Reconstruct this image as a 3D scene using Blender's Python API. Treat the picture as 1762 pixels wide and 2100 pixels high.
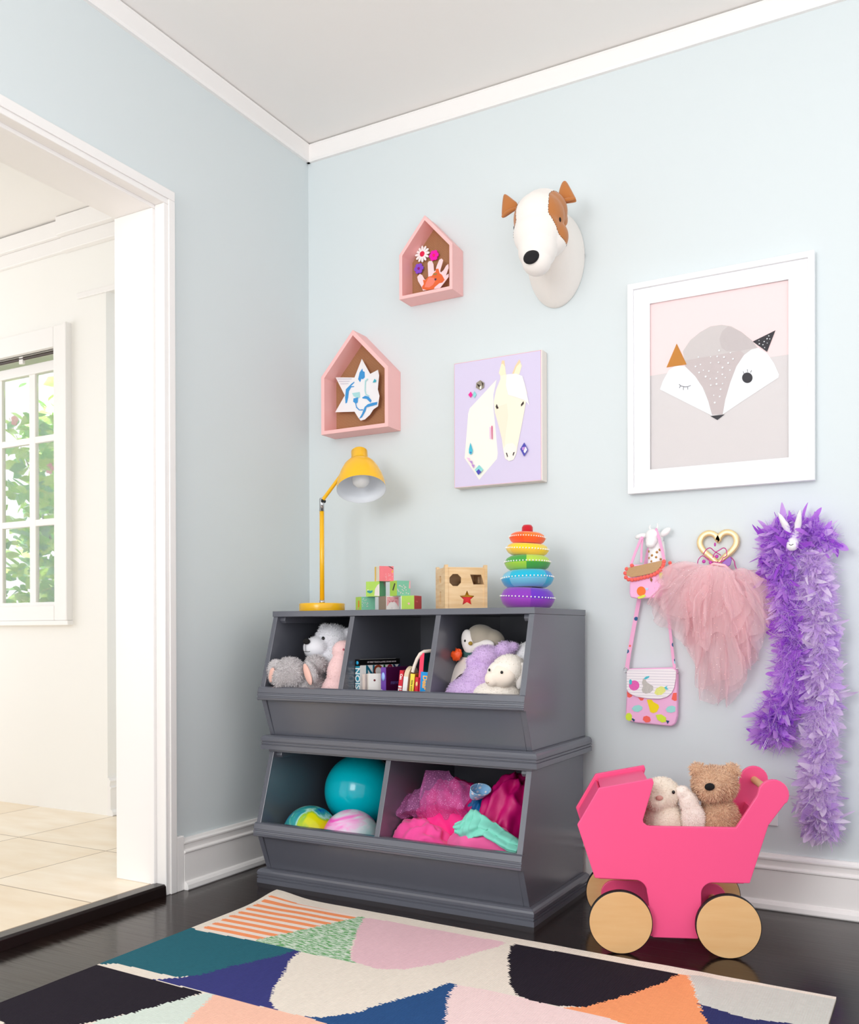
import bpy, bmesh, math, random
import numpy as np
from mathutils import Vector, Matrix, Euler, noise
from math import sin, cos, pi, radians as R
random.seed(7)
SC = bpy.context.scene
for o in list(bpy.data.objects): bpy.data.objects.remove(o)
# ---------------------------------------------------------------- camera
cam = bpy.data.cameras.new('camera'); camo = bpy.data.objects.new('camera', cam); SC.collection.objects.link(camo)
cam.sensor_fit = 'HORIZONTAL'; cam.sensor_width = 36.0
cam.lens = 1909.69 / 1762 * 36.0
cam.shift_x = (881 - 880.7) / 1762; cam.shift_y = (1301.93 - 1050) / 1762
cam.clip_start = 0.05; cam.clip_end = 60
_yaw, _pit, _rol = 0.508262954, -0.00302582472, -0.00263627137
_f = Vector((-sin(_yaw)*cos(_pit), cos(_yaw)*cos(_pit), sin(_pit))); _r = Vector((cos(_yaw), sin(_yaw), 0)); _u = _r.cross(_f)
_r2 = _r*cos(_rol) + _u*sin(_rol); _u2 = -_r*sin(_rol) + _u*cos(_rol)
_m = Matrix.Identity(4)
for i in range(3): _m[i][0] = _r2[i]; _m[i][1] = _u2[i]; _m[i][2] = -_f[i]; _m[i][3] = (2.07884, -2.81479, 0.79411)[i]
camo.matrix_world = _m
SC.camera = camo
# ---------------------------------------------------------------- world, lights, exposure
W = bpy.data.worlds.new('world'); SC.world = W; W.use_nodes = True
W.node_tree.nodes['Background'].inputs[0].default_value = (0.985, 1.0, 1.02, 1)
W.node_tree.nodes['Background'].inputs[1].default_value = 1.27
def area(name, loc, target, sx, sy, power, col=(1,1,1)):
    l = bpy.data.lights.new(name, 'AREA'); l.shape = 'RECTANGLE'; l.size = sx; l.size_y = sy; l.energy = power; l.color = col
    o = bpy.data.objects.new(name, l); SC.collection.objects.link(o); o.location = loc
    o.rotation_euler = (Vector(target)-Vector(loc)).to_track_quat('-Z', 'Y').to_euler(); return o
area('window_light', (0.85, -4.7, 1.75), (0.9, 0, 1.1), 1.3, 1.5, 58, (1.0, 1.0, 1.0))
area('hall_fill_light', (-3.1, -1.5, 1.5), (-0.6, -0.7, 1.1), 2.0, 1.9, 20, (0.95, 0.98, 1.0))  # added fill lamp, out of view, brightens the adjoining room; no window modelled there
area('garden_sky_light', (-2.2, 1.3, 4.2), (-2.2, 1.2, 0.5), 3.0, 1.6, 620, (1.0, 1.0, 0.98))
area('ceiling_fill_light', (2.6, -3.6, 0.4), (2.6, -3.6, 2.6), 1.5, 1.5, 88, (1.0, 1.0, 1.0))  # added upward fill behind the camera, only there to lift the ceiling
SC.view_settings.view_transform = 'Standard'; SC.view_settings.look = 'None'
SC.view_settings.exposure = -0.13; SC.view_settings.gamma = 1.0; SC.view_settings.use_curve_mapping = False
SC.cycles.max_bounces = 10; SC.cycles.diffuse_bounces = 6; SC.cycles.transparent_max_bounces = 24
SC.cycles.use_denoising = True
# ---------------------------------------------------------------- helpers
def lin(c):
    if isinstance(c, str): c = [int(c[i:i+2], 16) for i in (0, 2, 4)]
    return tuple((v/255/12.92 if v/255 <= .04045 else ((v/255+.055)/1.055)**2.4) for v in c) + (1.0,)
MATS = {}
def mat(name, c, rough=.6, metal=0., spec=.5, bump=None, var=None, sheen=0., trans=0., emit=0., alpha=1.):
    """procedural principled material; bump=(noise scale, strength, distance), var=(scale, amount) mottles the colour"""
    if name in MATS: return MATS[name]
    m = bpy.data.materials.new(name); m.use_nodes = True; nt = m.node_tree; b = nt.nodes['Principled BSDF']
    b.inputs['Base Color'].default_value = lin(c); b.inputs['Roughness'].default_value = rough
    b.inputs['Metallic'].default_value = metal; b.inputs['Specular IOR Level'].default_value = spec
    b.inputs['Sheen Weight'].default_value = sheen; b.inputs['Transmission Weight'].default_value = trans
    b.inputs['Alpha'].default_value = alpha
    tc = nt.nodes.new('ShaderNodeTexCoord')
    if var:
        n = nt.nodes.new('ShaderNodeTexNoise'); n.inputs['Scale'].default_value = var[0]; n.inputs['Detail'].default_value = 5
        nt.links.new(tc.outputs['Object'], n.inputs['Vector'])
        mx = nt.nodes.new('ShaderNodeMix'); mx.data_type = 'RGBA'; mx.blend_type = 'MIX'
        c1 = lin(c); k = var[1]
        mx.inputs[6].default_value = tuple(max(0, v*(1-k)) for v in c1[:3])+(1,); mx.inputs[7].default_value = tuple(min(1, v*(1+k)) for v in c1[:3])+(1,)
        nt.links.new(n.outputs['Fac'], mx.inputs[0]); nt.links.new(mx.outputs[2], b.inputs['Base Color'])
    if bump:
        n = nt.nodes.new('ShaderNodeTexNoise'); n.inputs['Scale'].default_value = bump[0]; n.inputs['Detail'].default_value = 3
        nt.links.new(tc.outputs['Object'], n.inputs['Vector'])
        bp = nt.nodes.new('ShaderNodeBump'); bp.inputs['Strength'].default_value = bump[1]; bp.inputs['Distance'].default_value = bump[2]
        nt.links.new(n.outputs['Fac'], bp.inputs['Height']); nt.links.new(bp.outputs['Normal'], b.inputs['Normal'])
    MATS[name] = m; return m
class N:
    """tiny node-tree helper for the few materials that need more than mat()"""
    def __init__(s, m): s.t = m.node_tree; s.b = s.t.nodes['Principled BSDF']; s.tc = s.t.nodes.new('ShaderNodeTexCoord')
    def new(s, kind, **kw):
        n = s.t.nodes.new('ShaderNode'+kind)
        for k, v in kw.items():
            if k.startswith('i_'):
                key = k[2:]; key = int(key) if key.isdigit() else key.replace('_', ' ')
                n.inputs[key].default_value = v
            else: setattr(n, k, v)
        return n
    def link(s, a, b): s.t.links.new(a, b)
    def ramp(s, fac, stops, interp='LINEAR'):
        n = s.t.nodes.new('ShaderNodeValToRGB'); n.color_ramp.interpolation = interp
        while len(n.color_ramp.elements) < len(stops): n.color_ramp.elements.new(.5)
        for e, (p, c) in zip(n.color_ramp.elements, stops): e.position = p; e.color = c
        s.link(fac, n.inputs[0]); return n.outputs[0]
    def mix(s, fac, a, b, blend='MIX'):
        n = s.t.nodes.new('ShaderNodeMix'); n.data_type = 'RGBA'; n.blend_type = blend
        for sock, v in ((0, fac), (6, a), (7, b)):
            if hasattr(v, 'links'): s.link(v, n.inputs[sock])
            else: n.inputs[sock].default_value = v
        return n.outputs[2]
    def bump(s, h, strength=.3, dist=.002):
        n = s.new('Bump', i_Strength=strength, i_Distance=dist); s.link(h, n.inputs['Height']); s.link(n.outputs[0], s.b.inputs['Normal'])
class MB:
    """mesh builder: gathers shapes, becomes ONE mesh object"""
    def __init__(s): s.v = []; s.f = []; s.m = []; s.s = []
    def add(s, vs, fs, m=0, smooth=False):
        n = len(s.v); s.v += [tuple(p) for p in vs]
        for f in fs: s.f.append([i+n for i in f]); s.m.append(m); s.s.append(smooth)
        return s
    def box(s, a, b, m=0):
        (x0,y0,z0),(x1,y1,z1) = a, b
        return s.add([(x0,y0,z0),(x1,y0,z0),(x1,y1,z0),(x0,y1,z0),(x0,y0,z1),(x1,y0,z1),(x1,y1,z1),(x0,y1,z1)],
                     [(3,2,1,0),(4,5,6,7),(0,1,5,4),(1,2,6,5),(2,3,7,6),(3,0,4,7)], m)
    def prism(s, pts, t0, t1, fn, m=0, smooth=False):
        n = len(pts); vs = [fn(a,b,t0) for a,b in pts] + [fn(a,b,t1) for a,b in pts]
        s.add(vs, [tuple(range(n-1,-1,-1)), tuple(range(n,2*n))], m)
        k = len(s.v)-2*n
        for i in range(n):
            j = (i+1) % n; s.f.append([k+i,k+j,k+n+j,k+n+i]); s.m.append(m); s.s.append(smooth)
        return s
    def xz(s, pts, y0, y1, m=0, smooth=False): return s.prism(pts, y0, y1, lambda a,b,t:(a,t,b), m, smooth)
    def yz(s, pts, x0, x1, m=0, smooth=False): return s.prism(pts, x0, x1, lambda a,b,t:(t,a,b), m, smooth)
    def xy(s, pts, z0, z1, m=0, smooth=False): return s.prism(pts, z0, z1, lambda a,b,t:(a,b,t), m, smooth)
    def lathe(s, prof, mtx=None, seg=32, m=0, smooth=True, mfun=None, capped=True):
        mtx = mtx or Matrix.Identity(4); vs = []
        for r, z in prof:
            for i in range(seg):
                a = 2*pi*i/seg; vs.append(mtx @ Vector((r*cos(a), r*sin(a), z)))
        n = len(s.v); s.v += [tuple(p) for p in vs]
        for k in range(len(prof)-1):
            for i in range(seg):
                j = (i+1) % seg
                s.f.append([n+k*seg+i, n+k*seg+j, n+(k+1)*seg+j, n+(k+1)*seg+i]); s.m.append(mfun(k,i) if mfun else m); s.s.append(smooth)
        if capped:
            if prof[0][0] > 1e-6: s.f.append([n+i for i in range(seg-1,-1,-1)]); s.m.append(m); s.s.append(False)
            if prof[-1][0] > 1e-6: s.f.append([n+(len(prof)-1)*seg+i for i in range(seg)]); s.m.append(m); s.s.append(False)
        return s
    def ell(s, c, r, rot=(0,0,0), seg=20, rings=12, m=0):
        M = Matrix.Translation(c) @ Euler(rot).to_matrix().to_4x4() @ Matrix.Diagonal((r[0],r[1],r[2],1)) if not isinstance(r,(int,float)) else Matrix.Translation(c) @ Matrix.Scale(r,4)
        return s.lathe([(max(1e-5, sin(pi*k/rings)), -cos(pi*k/rings)) for k in range(rings+1)], M, seg, m, capped=False)
    def tube(s, path, rad, seg=8, closed=False, m=0, caps=True, flat=1.0):
        path = [Vector(p) for p in path]; n = len(path); rad = rad if hasattr(rad,'__len__') else [rad]*n
        vs = []; up = None
        for i, p in enumerate(path):
            t = (path[(i+1)%n]-path[i-1]) if closed else (path[min(i+1,n-1)]-path[max(i-1,0)])
            t.normalize()
            if up is None: up = Vector((0,-1,0)) if abs(t.y) < .9 else Vector((1,0,0))
            up = (up - t*up.dot(t)).normalized(); sd = t.cross(up)
            for k in range(seg):
                a = 2*pi*k/seg; vs.append(p + sd*cos(a)*rad[i] + up*sin(a)*rad[i]*flat)
        fs = []
        for i in range(n if closed else n-1):
            j = (i+1) % n
            for k in range(seg): l = (k+1) % seg; fs.append((i*seg+k, i*seg+l, j*seg+l, j*seg+k))
        s.add(vs, fs, m, True)
        if caps and not closed:
            s.add(vs[:seg], [tuple(range(seg-1,-1,-1))], m); s.add(vs[-seg:], [tuple(range(seg))], m)
        return s
    def grid(s, P, m=0, smooth=True, closed_u=False):
        """P[i][j] array of points"""
        nu, nv = len(P), len(P[0]); vs = [q for row in P for q in row]
        fs = [(i*nv+j, ((i+1)%nu)*nv+j, ((i+1)%nu)*nv+j+1, i*nv+j+1) for i in range(nu if closed_u else nu-1) for j in range(nv-1)]
        return s.add(vs, fs, m, smooth)
    def poly(s, pts, m=0): return s.add(pts, [tuple(range(len(pts)))], m)
    def mesh(s, name, mats):
        me = bpy.data.meshes.new(name); me.from_pydata(s.v, [], s.f)
        for m in (mats if isinstance(mats,(list,tuple)) else [mats]): me.materials.append(m)
        me.polygons.foreach_set('material_index', s.m); me.polygons.foreach_set('use_smooth', s.s); me.update()
        return me
    def build(s, name, mats, parent=None, bevel=0, seg=2, local=False, loc=None, subsurf=0, solid=0, fix=True):
        root = parent
        while root is not None and root.parent: root = root.parent
        if root is not None and not local:
            inv = rootmat(root).inverted(); s.v = [tuple(inv @ Vector(p)) for p in s.v]
        if parent is None and loc is not None: s.v = [tuple(Vector(p)-Vector(loc)) for p in s.v]
        me = s.mesh(name, mats)
        if fix:
            bm = bmesh.new(); bm.from_mesh(me); bmesh.ops.recalc_face_normals(bm, faces=bm.faces); bm.to_mesh(me); bm.free()
        o = bpy.data.objects.new(name, me); SC.collection.objects.link(o)
        if parent is not None: o.parent = parent
        elif loc is not None: o.location = loc
        if solid: d = o.modifiers.new('solidify', 'SOLIDIFY'); d.thickness = solid; d.offset = 0
        if bevel: d = o.modifiers.new('bevel', 'BEVEL'); d.width = bevel; d.segments = seg; d.limit_method = 'ANGLE'; d.angle_limit = R(35); d.harden_normals = False
        if subsurf: d = o.modifiers.new('subdivision', 'SUBSURF'); d.levels = subsurf; d.render_levels = subsurf
        return o
def rootmat(o): return Matrix.Translation(o.location) @ Euler(o.rotation_euler).to_matrix().to_4x4()
def tag(o, label, cat, group=None, kind=None):
    o['label'] = label; o['category'] = cat
    if group: o['group'] = group
    if kind: o['kind'] = kind
    return o
def thing(name, label, cat, loc=(0,0,0), rz=0., group=None):
    o = bpy.data.objects.new(name, None); SC.collection.objects.link(o); o.empty_display_size = .05
    o.location = loc; o.rotation_euler = (0,0,rz); return tag(o, label, cat, group)
def struct(o, label=None, cat=None):
    o['kind'] = 'structure'
    if label: o['label'] = label
    if cat: o['category'] = cat
    return o
def mesh_data(o):
    dg = bpy.context.evaluated_depsgraph_get(); ev = o.evaluated_get(dg); me = bpy.data.meshes.new_from_object(ev)
    vs = [tuple(v.co) for v in me.vertices]; fs = [tuple(p.vertices) for p in me.polygons]
    bpy.data.meshes.remove(me); return vs, fs
def text_mb(txt, size, M, extrude=.0004, m=0, mb=None, bold=0., align='CENTER'):
    c = bpy.data.curves.new('t', 'FONT'); c.body = txt; c.size = size; c.extrude = extrude; c.offset = bold; c.align_x = align; c.align_y = 'CENTER'; c.resolution_u = 4
    o = bpy.data.objects.new('t', c); SC.collection.objects.link(o); bpy.context.view_layer.update()
    vs, fs = mesh_data(o); bpy.data.objects.remove(o); bpy.data.curves.remove(c)
    mb = mb or MB(); mb.add([M @ Vector(v) for v in vs], fs, m); return mb
def frame(o, x, y):
    """matrix with given origin, x axis, y axis"""
    x = Vector(x).normalized(); y = Vector(y).normalized(); z = x.cross(y); M = Matrix.Identity(4)
    for i in range(3): M[i][0] = x[i]; M[i][1] = y[i]; M[i][2] = z[i]; M[i][3] = o[i]
    return M
def plate(outer, holes, thick, M, m=0, mb=None):
    """flat board with real holes, cut in its own xy plane"""
    c = bpy.data.curves.new('p', 'CURVE'); c.dimensions = '2D'; c.fill_mode = 'BOTH'; c.extrude = thick/2
    for loop in [outer]+holes:
        sp = c.splines.new('POLY'); sp.points.add(len(loop)-1); sp.use_cyclic_u = True
        for p, q in zip(sp.points, loop): p.co = (q[0], q[1], 0, 1)
    o = bpy.data.objects.new('p', c); SC.collection.objects.link(o); bpy.context.view_layer.update()
    vs, fs = mesh_data(o); bpy.data.objects.remove(o); bpy.data.curves.remove(c)
    mb = mb or MB(); mb.add([M @ Vector(v) for v in vs], fs, m); return mb
def blob(parts, voxel=.005, smooth=6):
    """parts: (centre, radii, euler) ellipsoids melted into one continuous surface"""
    b = MB()
    for c, r, *e in parts: b.ell(c, r if not isinstance(r,(int,float)) else (r,r,r), e[0] if e else (0,0,0), 24, 14)
    me = b.mesh('b', []); o = bpy.data.objects.new('b', me); SC.collection.objects.link(o)
    d = o.modifiers.new('r', 'REMESH'); d.mode = 'VOXEL'; d.voxel_size = voxel
    d = o.modifiers.new('s', 'SMOOTH'); d.factor = .5; d.iterations = smooth
    bpy.context.view_layer.update(); vs, fs = mesh_data(o); bpy.data.objects.remove(o); bpy.data.meshes.remove(me)
    return vs, fs
def fur(mb, vs, fs, n, L, w=.0012, m=0, droop=.3, curl=.35, rng=None, keep=None):
    """short tufts of pile grown on a surface, part of the same mesh"""
    rng = rng or random.Random(3); V = [Vector(v) for v in vs]; cum = []; tot = 0; info = []
    for f in fs:
        p = [V[i] for i in f]; a = (p[1]-p[0]).cross(p[2]-p[0]).length*.5
        if len(p) == 4: a += (p[2]-p[0]).cross(p[3]-p[0]).length*.5
        tot += a; cum.append(tot); nn = (p[1]-p[0]).cross(p[2]-p[0])
        info.append((p, nn.normalized() if nn.length > 0 else Vector((0,0,1))))
    cum = np.array(cum); out = []; fc = []
    for idx in np.searchsorted(cum, np.array([rng.random()*tot for _ in range(n)])):
        p, nn = info[min(idx, len(info)-1)]; a, b = rng.random(), rng.random()
        q = p[0].lerp(p[1], a).lerp((p[3] if len(p) == 4 else p[2]).lerp(p[2], a), b)
        if keep and not keep(q, nn): continue
        rv = Vector((rng.uniform(-1,1), rng.uniform(-1,1), rng.uniform(-1,1)))
        d = (nn + rv*curl + Vector((0,0,-droop))).normalized(); l = L*rng.uniform(.6,1.2)
        side = d.cross(rv).normalized()*w*.5 if d.cross(rv).length > 1e-4 else Vector((w*.5,0,0))
        mid = q + d*l*.55; tip = q + d*l*.85 + (rv*.4+Vector((0,0,-droop)))*l*.4
        k = len(out); q = q - nn*L*.1
        out += [q-side, q+side, mid+side*.8, mid-side*.8, tip]; fc += [(k,k+1,k+2,k+3),(k+3,k+2,k+4)]
    mb.add(out, fc, m, True); return mb
def wrinkle(c, r, rot, amp, freq, seed, seg=48, rings=28, m=0, mb=None, zmin=None, fold=(1,1,.4)):
    """a cloth bundle: ellipsoid pushed about by folded noise"""
    mb = mb or MB(); M = Matrix.Translation(c) @ Euler(rot).to_matrix().to_4x4(); P = []
    for i in range(seg):
        row = []
        for k in range(rings+1):
            th = pi*k/rings; ph = 2*pi*i/seg
            d = Vector((sin(th)*cos(ph), sin(th)*sin(ph), -cos(th)))
            q = Vector((d.x*fold[0]*freq+seed, d.y*fold[1]*freq, d.z*fold[2]*freq))
            h = 1-abs(noise.noise(q))*2.2 + .5*noise.noise(q*2.3)
            s = 1+amp*(h-.5)
            p = M @ Vector((d.x*r[0]*s, d.y*r[1]*s, d.z*r[2]*s))
            if zmin is not None and p.z < zmin: p.z = zmin + (p.z-zmin)*.02
            row.append(p)
        P.append(row)
    mb.grid(P, m, True, closed_u=True); return mb
def inside(px, py, poly):
    """vectorised point in polygon"""
    r = np.zeros(px.shape, bool); n = len(poly); j = n-1
    for i in range(n):
        xi, yi = poly[i]; xj, yj = poly[j]
        c = ((yi > py) != (yj > py)) & (px < (xj-xi)*(py-yi)/((yj-yi) or 1e-12)+xi); r ^= c; j = i
    return r
def arc(cx, cz, r, a0, a1, n=8): return [(cx+r*cos(R(a0+(a1-a0)*i/n)), cz+r*sin(R(a0+(a1-a0)*i/n))) for i in range(n+1)]
RUG = [
    ('stripes', [(0.3267,-0.6384),(0.6564,-0.6567),(0.5931,-0.8227),(0.5281,-0.9505),(0.3437,-0.9545)]),
    ('green', [(0.6564,-0.6567),(0.6861,-0.6619),(0.7015,-0.7252),(0.7516,-0.8312),(0.7895,-0.9058),(0.8166,-0.9425),(0.8514,-0.967),(0.6695,-0.9649),(0.5471,-0.964),(0.5281,-0.9505),(0.5907,-0.8195)]),
    ('rose', [(0.6735,-0.6681),(0.6889,-0.6569),(1.0947,-0.6592),(1.1019,-0.6791),(1.057,-0.7949),(1.0163,-0.8817),(0.9701,-0.9452),(0.9152,-0.9732),(0.8488,-0.9629),(0.8297,-0.9574),(0.8035,-0.9226),(0.7556,-0.8325),(0.7129,-0.7551)]),
    ('teal', [(0.27,-0.9373),(0.3437,-0.9635),(0.5338,-0.9573),(0.6656,-0.963),(0.6595,-1.0094),(0.604,-1.1206),(0.5738,-1.2017),(0.5406,-1.2392),(0.3514,-1.2407),(0.3187,-1.2647),(0.2429,-1.2565)]),
    ('indigo', [(0.5018,-1.275),(0.5428,-1.2414),(0.5738,-1.2017),(0.604,-1.1206),(0.6595,-1.0094),(0.6656,-0.963),(0.6817,-0.9648),(0.7007,-1.031),(0.7516,-1.1326),(0.7777,-1.194),(0.8088,-1.2383),(0.8392,-1.2655),(0.8611,-1.2771),(0.6693,-1.2743),(0.6159,-1.2722)]),
    ('black', [(0.3438,-1.2719),(0.4954,-1.2767),(0.5882,-1.2772),(0.6559,-1.2782),(0.6463,-1.3093),(0.6406,-1.352),(0.5919,-1.4506),(0.567,-1.5065),(0.5258,-1.582),(0.4755,-1.6097),(0.4172,-1.5939),(0.3582,-1.5788),(0.223,-1.5487),(0.1204,-1.4494),(0.2584,-1.27)]),
    ('mint', [(0.6662,-1.276),(0.6862,-1.2752),(0.7115,-1.3592),(0.7365,-1.418),(0.7875,-1.5138),(0.5868,-1.6241),(0.571,-1.4956),(0.598,-1.4447),(0.625,-1.3636),(0.6481,-1.3063)]),
    ('peach', [(0.6862,-1.2752),(0.8611,-1.2771),(0.9252,-1.2743),(0.9861,-1.281),(1.1064,-1.3071),(1.19,-1.437),(0.8429,-1.6279),(0.7875,-1.5138),(0.7365,-1.418),(0.7115,-1.3592)]),
    ('blue', [(1.122,-0.9709),(1.1026,-0.9717),(1.081,-1.0447),(1.044,-1.1171),(1.0198,-1.1716),(1.0129,-1.1982),(0.9833,-1.2369),(0.9599,-1.2607),(0.9255,-1.2741),(0.9866,-1.2812),(1.1114,-1.3141),(1.2617,-1.2786),(1.191,-1.1557),(1.1469,-1.0666),(1.1266,-1.0102)]),
    ('blush', [(1.1233,-0.9735),(1.1266,-1.0102),(1.1469,-1.0666),(1.1845,-1.1457),(1.2978,-1.3467),(1.664,-1.1454),(1.5311,-1.0086),(1.464,-0.9786),(1.3692,-0.9799),(1.2937,-0.9711),(1.2287,-0.9668),(1.1699,-0.9674)]),
    ('black', [(1.1249,-0.6583),(1.5392,-0.6681),(1.5189,-0.7435),(1.4899,-0.8111),(1.4605,-0.8706),(1.4398,-0.906),(1.4157,-0.9515),(1.3655,-0.9732),(1.3227,-0.9762),(1.2957,-0.9731),(1.2609,-0.9585),(1.225,-0.9145),(1.142,-0.738),(1.1227,-0.6803)]),
    ('orange', [(1.5392,-0.6681),(1.56,-0.6671),(1.577,-0.7151),(1.6143,-0.8073),(1.6399,-0.871),(1.658,-0.9127),(1.7249,-1.1119),(1.664,-1.1454),(1.5197,-0.9939),(1.4648,-0.981),(1.3692,-0.9799),(1.4157,-0.9515),(1.4398,-0.906),(1.4605,-0.8706),(1.4899,-0.8111),(1.5189,-0.7435)]),
    ('grey', [(1.562,-0.666),(1.8525,-0.6342),(1.8854,-0.6764),(1.9036,-0.8789),(1.8731,-0.8337),(1.8048,-0.8295),(1.7246,-0.8493),(1.6216,-0.8211)]),
    ('navy', [(1.6216,-0.8211),(1.7246,-0.8493),(1.8048,-0.8295),(1.8731,-0.8337),(1.9117,-0.8744),(1.9228,-1.0031),(1.7249,-1.1119),(1.658,-0.9127),(1.6399,-0.871)]),
]
FOX = [
    ('base', [(1.2848,1.7928),(1.6895,1.7893),(1.6888,1.2801),(1.2857,1.2833)]),
    ('pink', [(1.2848,1.7928),(1.6895,1.7893),(1.6892,1.5783),(1.4995,1.5778),(1.2843,1.5713)]),
    ('cap', [(1.3866,1.6313),(1.4089,1.6614),(1.4383,1.6809),(1.4673,1.6928),(1.4996,1.6923),(1.5281,1.683),(1.5562,1.6621),(1.584,1.6342),(1.6012,1.61),(1.5873,1.5256),(1.5063,1.4287),(1.4723,1.4327),(1.4234,1.5516),(1.394,1.5854)]),
    ('mask', [(1.3895,1.6028),(1.5526,1.6083),(1.5735,1.5889),(1.5063,1.4287),(1.4723,1.4327),(1.4525,1.5033),(1.4234,1.5516),(1.394,1.5854)]),
    ('leaf', [(1.4995,1.6254),(1.4935,1.6519),(1.5014,1.6727),(1.5192,1.6855),(1.5562,1.6621),(1.584,1.6342),(1.5977,1.6105),(1.5526,1.6079),(1.5138,1.613)]),
    ('white', [(1.318,1.5262),(1.3264,1.5497),(1.3453,1.581),(1.3679,1.5928),(1.394,1.5847),(1.4234,1.5516),(1.4453,1.5153),(1.4615,1.4726),(1.4723,1.429)]),
    ('white', [(1.5028,1.4291),(1.51,1.4703),(1.5243,1.5196),(1.542,1.5645),(1.563,1.5941),(1.5839,1.6072),(1.6029,1.609),(1.6269,1.59),(1.6455,1.5587),(1.659,1.5248),(1.6573,1.5161),(1.5523,1.4578)]),
    ('ochre', [(1.3688,1.6571),(1.3984,1.5904),(1.3378,1.5896)]),
    ('dark', [(1.6497,1.6518),(1.6269,1.5936),(1.5874,1.6294)]),
    ('dark', [(1.4676,1.4284),(1.5081,1.4285),(1.4877,1.4144)]),
    ('dark', [(1.5869,1.525),(1.5865,1.5215),(1.5854,1.5184),(1.5835,1.5157),(1.581,1.5136),(1.5781,1.5122),(1.5749,1.5117),(1.5715,1.5119),(1.5681,1.513),(1.565,1.5148),(1.5623,1.5172),(1.5601,1.5202),(1.5586,1.5236),(1.5578,1.5271),(1.5578,1.5306),(1.5586,1.534),(1.5601,1.5369),(1.5623,1.5393),(1.565,1.5411),(1.5681,1.542),(1.5715,1.5422),(1.5749,1.5415),(1.5781,1.5401),(1.581,1.5379),(1.5835,1.5352),(1.5854,1.532),(1.5865,1.5286)]),
    ('thin', [(1.376,1.5348),(1.3827,1.5287),(1.392,1.5252),(1.4012,1.5244),(1.4105,1.5269),(1.4105,1.5254),(1.4012,1.5225),(1.392,1.5234),(1.3827,1.5268),(1.3753,1.533)]),
    ('thin', [(1.3883,1.5257),(1.3898,1.5255),(1.3894,1.5151),(1.3879,1.5153)]),
    ('thin', [(1.4005,1.5241),(1.402,1.5239),(1.4023,1.5149),(1.4009,1.5148)]),
    ('thin', [(1.3797,1.5298),(1.3812,1.5285),(1.3771,1.5219),(1.376,1.5228)]),
    ('thin', [(1.5602,1.5467),(1.5616,1.5472),(1.5643,1.5389),(1.5629,1.5383)]),
    ('thin', [(1.572,1.5515),(1.5734,1.5514),(1.5738,1.5426),(1.5724,1.5428)]),
    ('thin', [(1.5838,1.547),(1.5852,1.5461),(1.5824,1.54),(1.581,1.5409)]),
]
FOXDOTS = [
    ('d', [(1.469,1.6024),(1.4877,1.6004),(1.5073,1.5957),(1.5255,1.6058),(1.5328,1.5869),(1.4689,1.5844),(1.4916,1.5826),(1.519,1.5768),(1.4396,1.5838),(1.4249,1.5799),(1.4479,1.5656),(1.4638,1.5608),(1.503,1.5656),(1.524,1.5554),(1.4355,1.5606),(1.4894,1.5543),(1.5026,1.5459),(1.4544,1.5459),(1.4678,1.5374),(1.4854,1.5365),(1.5108,1.5356),(1.4692,1.5185),(1.4858,1.5199),(1.5029,1.5188),(1.4975,1.503),(1.4778,1.4879),(1.4947,1.4821),(1.4806,1.4659),(1.4334,1.6065),(1.4934,1.6171)]),
    ('e', [(1.6053,1.6288),(1.632,1.6379),(1.6273,1.6307),(1.6347,1.6289),(1.6194,1.6237),(1.6276,1.6182),(1.616,1.6153),(1.606,1.6193),(1.6207,1.6063)]),
]
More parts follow.
